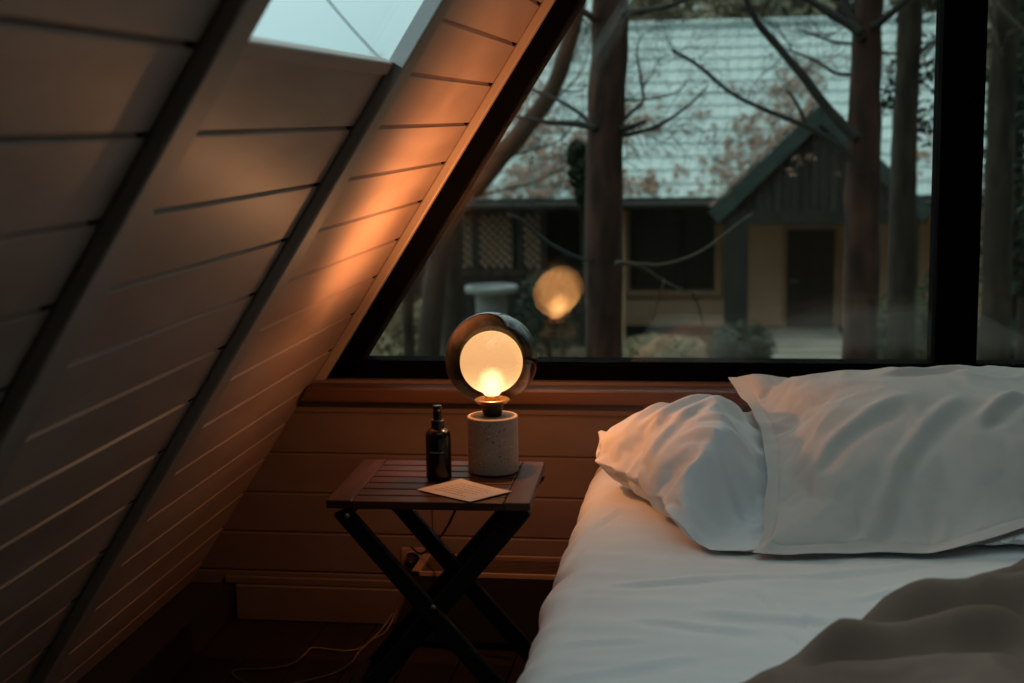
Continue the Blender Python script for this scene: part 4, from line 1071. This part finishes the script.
branch_px(t6, [(1000, 50), (990, 12), (982, -8)], 11.9, .02, .012, M['paletwig'], rn, 1, 0, .3); branch_px(t6, [(996, 4), (1012, 20), (1030, 36)], 11.8, .022, .014, M['paletwig'], rn, 2, 0, .4)

# needle tufts by the middle pine
mb = MB(); rnd = random.Random(8)
for px, py, r in ((582, 168, .16), (586, 190, .13), (577, 156, .10)): g = at(px, py, 9.3); leaf_cloud(mb, g, r * .55, r * .6, r, 420, .035, rnd, 0, 0)
mb.build('needles', M['needle'], t1, recalc=False)
mb = MB()
for px, py, r in ((925, 95, .35), (915, 70, .25), (935, 60, .3), (886, 104, .12), (940, 20, .35), (930, 130, .25)): g = at(px, py, 12.7); leaf_cloud(mb, g, r, r * .6, r * .8, 90, .05, rnd, .3, 0)
mb.build('needles', M['needle'], t3, recalc=False)

# forest behind the house
def crown_tree(x, Y, h, r, mat, lab, seed, grp):
    o = empty('tree', (x, Y, ZG), lab, 'tree', grp); rnd = random.Random(seed)
    mb = MB(); mb.tube(spline([(x, Y, ZG - .2), (x + rnd.uniform(-.3, .3), Y, ZG + h * .4), (x, Y, ZG + h * .9)], 5), lerp(.2, .06, 11), 10, .15, seed); mb.build('trunk', M['bark'], o, smooth=True)
    mb = MB()
    for k in range(30):
        a = rnd.uniform(0, 6.28); q = rnd.uniform(.2, .9); c = (x + r * .8 * q * math.cos(a), Y + r * .8 * q * math.sin(a), ZG + h * rnd.uniform(.30, .97))
        leaf_cloud(mb, c, r * .5, r * .5, r * .4, 190, .2, rnd, .2, .3)
    mb.build('crown', mat, o, recalc=False)
rnd = random.Random(77)
mats = ['leafforest', 'leafpale', 'leafforest', 'leafolive']
for k in range(15):
    x = -4.5 + k * 2.6 + rnd.uniform(-.3, .3); Yk = (38.5, 45.5)[k % 2] + rnd.uniform(0, 1.5)
    crown_tree(x, Yk, rnd.uniform(9.5, 12), rnd.uniform(1.95, 2.3), M[mats[k % 4]], 'tall leafy forest tree beyond the ridge of the metal roof', 100 + k, 'forest trees behind the house')

# fallen leaves: on the roofs and on the ground
def flat_leaves(mb, p, nrm, rnd, sz):
    a = nrm.orthogonal().normalized(); a = Matrix.Rotation(rnd.uniform(0, 6.28), 3, nrm) @ a; b = nrm.cross(a); t = nrm * rnd.uniform(-.3, .5)
    s = sz * rnd.uniform(.6, 1.4); q = p + nrm * (.03 + .04 * rnd.random())
    mb.b.faces.new([mb.v(q - a * s), mb.v(q + b * s * .55 + t * s * .5), mb.v(q + a * s + t * s), mb.v(q - b * s * .55 + t * s * .4)])
mb = MB(); rnd = random.Random(5); cnt = 0
while cnt < 2600:
    u, x = rnd.random(), rnd.uniform(-7.5, 4.6); dens = (1 - u) ** 3.2 * (1.2 if x < -1.2 else .18) * smooth(.5 + 1.1 * noise.noise(Vector((x * .7, u * 3, 2))) + .6 * noise.noise(Vector((x * 2.3, u * 9, 5))))
    if x > .4 and u < .3 and x < 3.2: dens *= .3
    dv = (x - (el.x + u * 2.6)); 
    if abs(dv) < .75 and u < .75: dens = max(dens, .30 * (1 - abs(dv) / .75))
    if rnd.random() > dens: continue
    flat_leaves(mb, Vector((x, EV.y, EV.z)) + sv * u + nn * .03, nn, rnd, .075); cnt += 1
o = mb.build('fallen_leaves', M['leafbrown'], recalc=False); tag(o, 'brown leaves drifted over the lower part of the metal roof', 'leaves', None, 'stuff')
mb = MB(); cnt = 0
while cnt < 2600:
    u, v = rnd.random() ** 1.1, rnd.random()
    if rnd.random() > .35 + .65 * noise.noise(Vector((u * 7, v * 9, 4))) + .35: continue
    flat_leaves(mb, P0 + d1 * (Ls * u) + Vector((0, v * 3.2, 0)), n1, rnd, .07); cnt += 1
o = mb.build('fallen_leaves', M['leafbrown'], recalc=False); tag(o, 'brown leaves lying thick on the porch roof slope', 'leaves', None, 'stuff')
mb = MB()
for k in range(5000):
    y = rnd.uniform(15, 25.2); x = rnd.uniform(-8, 7)
    flat_leaves(mb, Vector((x, y, ZG + .1 * noise.noise(Vector((x * .35, y * .35, 0))) + .03 * noise.noise(Vector((x * 1.7, y * 1.7, 3))))), Vector((0, 0, 1)), rnd, .07)
o = mb.build('fallen_leaves', M['leafbrown'], recalc=False); tag(o, 'brown leaves scattered over the ground before the house', 'leaves', None, 'stuff')
# a few last orange leaves on the boughs
mb = MB()
for px, py in ((813, 158), (792, 172), (861, 165), (836, 172), (800, 160), (845, 158)): leaf_cloud(mb, at(px, py, 10.1), .05, .05, .04, 6, .03, rnd)
mb.build('leaves', M['leafbrown'], t2, recalc=False)
# overhead wire seen through the skylight
a, b = at(300, -34, 9.0), at(400, 80, 9.0)
mb = MB(); mb.tube(spline([a, (a + b) / 2 + Vector((0, 0, -.02)), b], 8), .006, 6)
o = mb.build('hanging_wire', M['cable_black'], smooth=True); tag(o, 'thin dark overhead wire crossing the sky in the skylight', 'wire')

# ------------------------------------------------------------------ world
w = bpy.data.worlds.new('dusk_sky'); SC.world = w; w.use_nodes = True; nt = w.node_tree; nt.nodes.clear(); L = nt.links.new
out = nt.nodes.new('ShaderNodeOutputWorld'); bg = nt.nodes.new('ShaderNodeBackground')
# an overcast dusk: brightest high up to the front left, darker low down and towards the forest side
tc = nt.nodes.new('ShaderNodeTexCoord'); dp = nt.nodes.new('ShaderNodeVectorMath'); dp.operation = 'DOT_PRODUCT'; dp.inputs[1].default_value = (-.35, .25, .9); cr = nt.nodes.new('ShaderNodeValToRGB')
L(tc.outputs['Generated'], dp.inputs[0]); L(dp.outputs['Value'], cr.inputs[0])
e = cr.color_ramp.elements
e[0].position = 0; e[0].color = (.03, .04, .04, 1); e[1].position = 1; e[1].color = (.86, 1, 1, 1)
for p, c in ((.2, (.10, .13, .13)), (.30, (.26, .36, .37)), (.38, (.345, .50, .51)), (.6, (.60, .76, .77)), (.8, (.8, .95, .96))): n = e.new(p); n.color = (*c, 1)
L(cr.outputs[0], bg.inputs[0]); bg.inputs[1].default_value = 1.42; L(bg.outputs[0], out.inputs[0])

# ------------------------------------------------------------------ render look
SC.view_settings.view_transform = 'Standard'; SC.view_settings.look = 'None'; SC.view_settings.gamma = 1; SC.view_settings.exposure = 0
SC.view_settings.use_curve_mapping = False
cy = SC.cycles
cy.use_denoising = True
try: cy.denoiser = 'OPENIMAGEDENOISE'; cy.denoising_input_passes = 'RGB_ALBEDO_NORMAL'
except Exception: pass
cy.max_bounces = 8; cy.diffuse_bounces = 4; cy.glossy_bounces = 5; cy.transmission_bounces = 6; cy.transparent_max_bounces = 24
cy.caustics_reflective = False; cy.caustics_refractive = False; cy.sample_clamp_indirect = 3
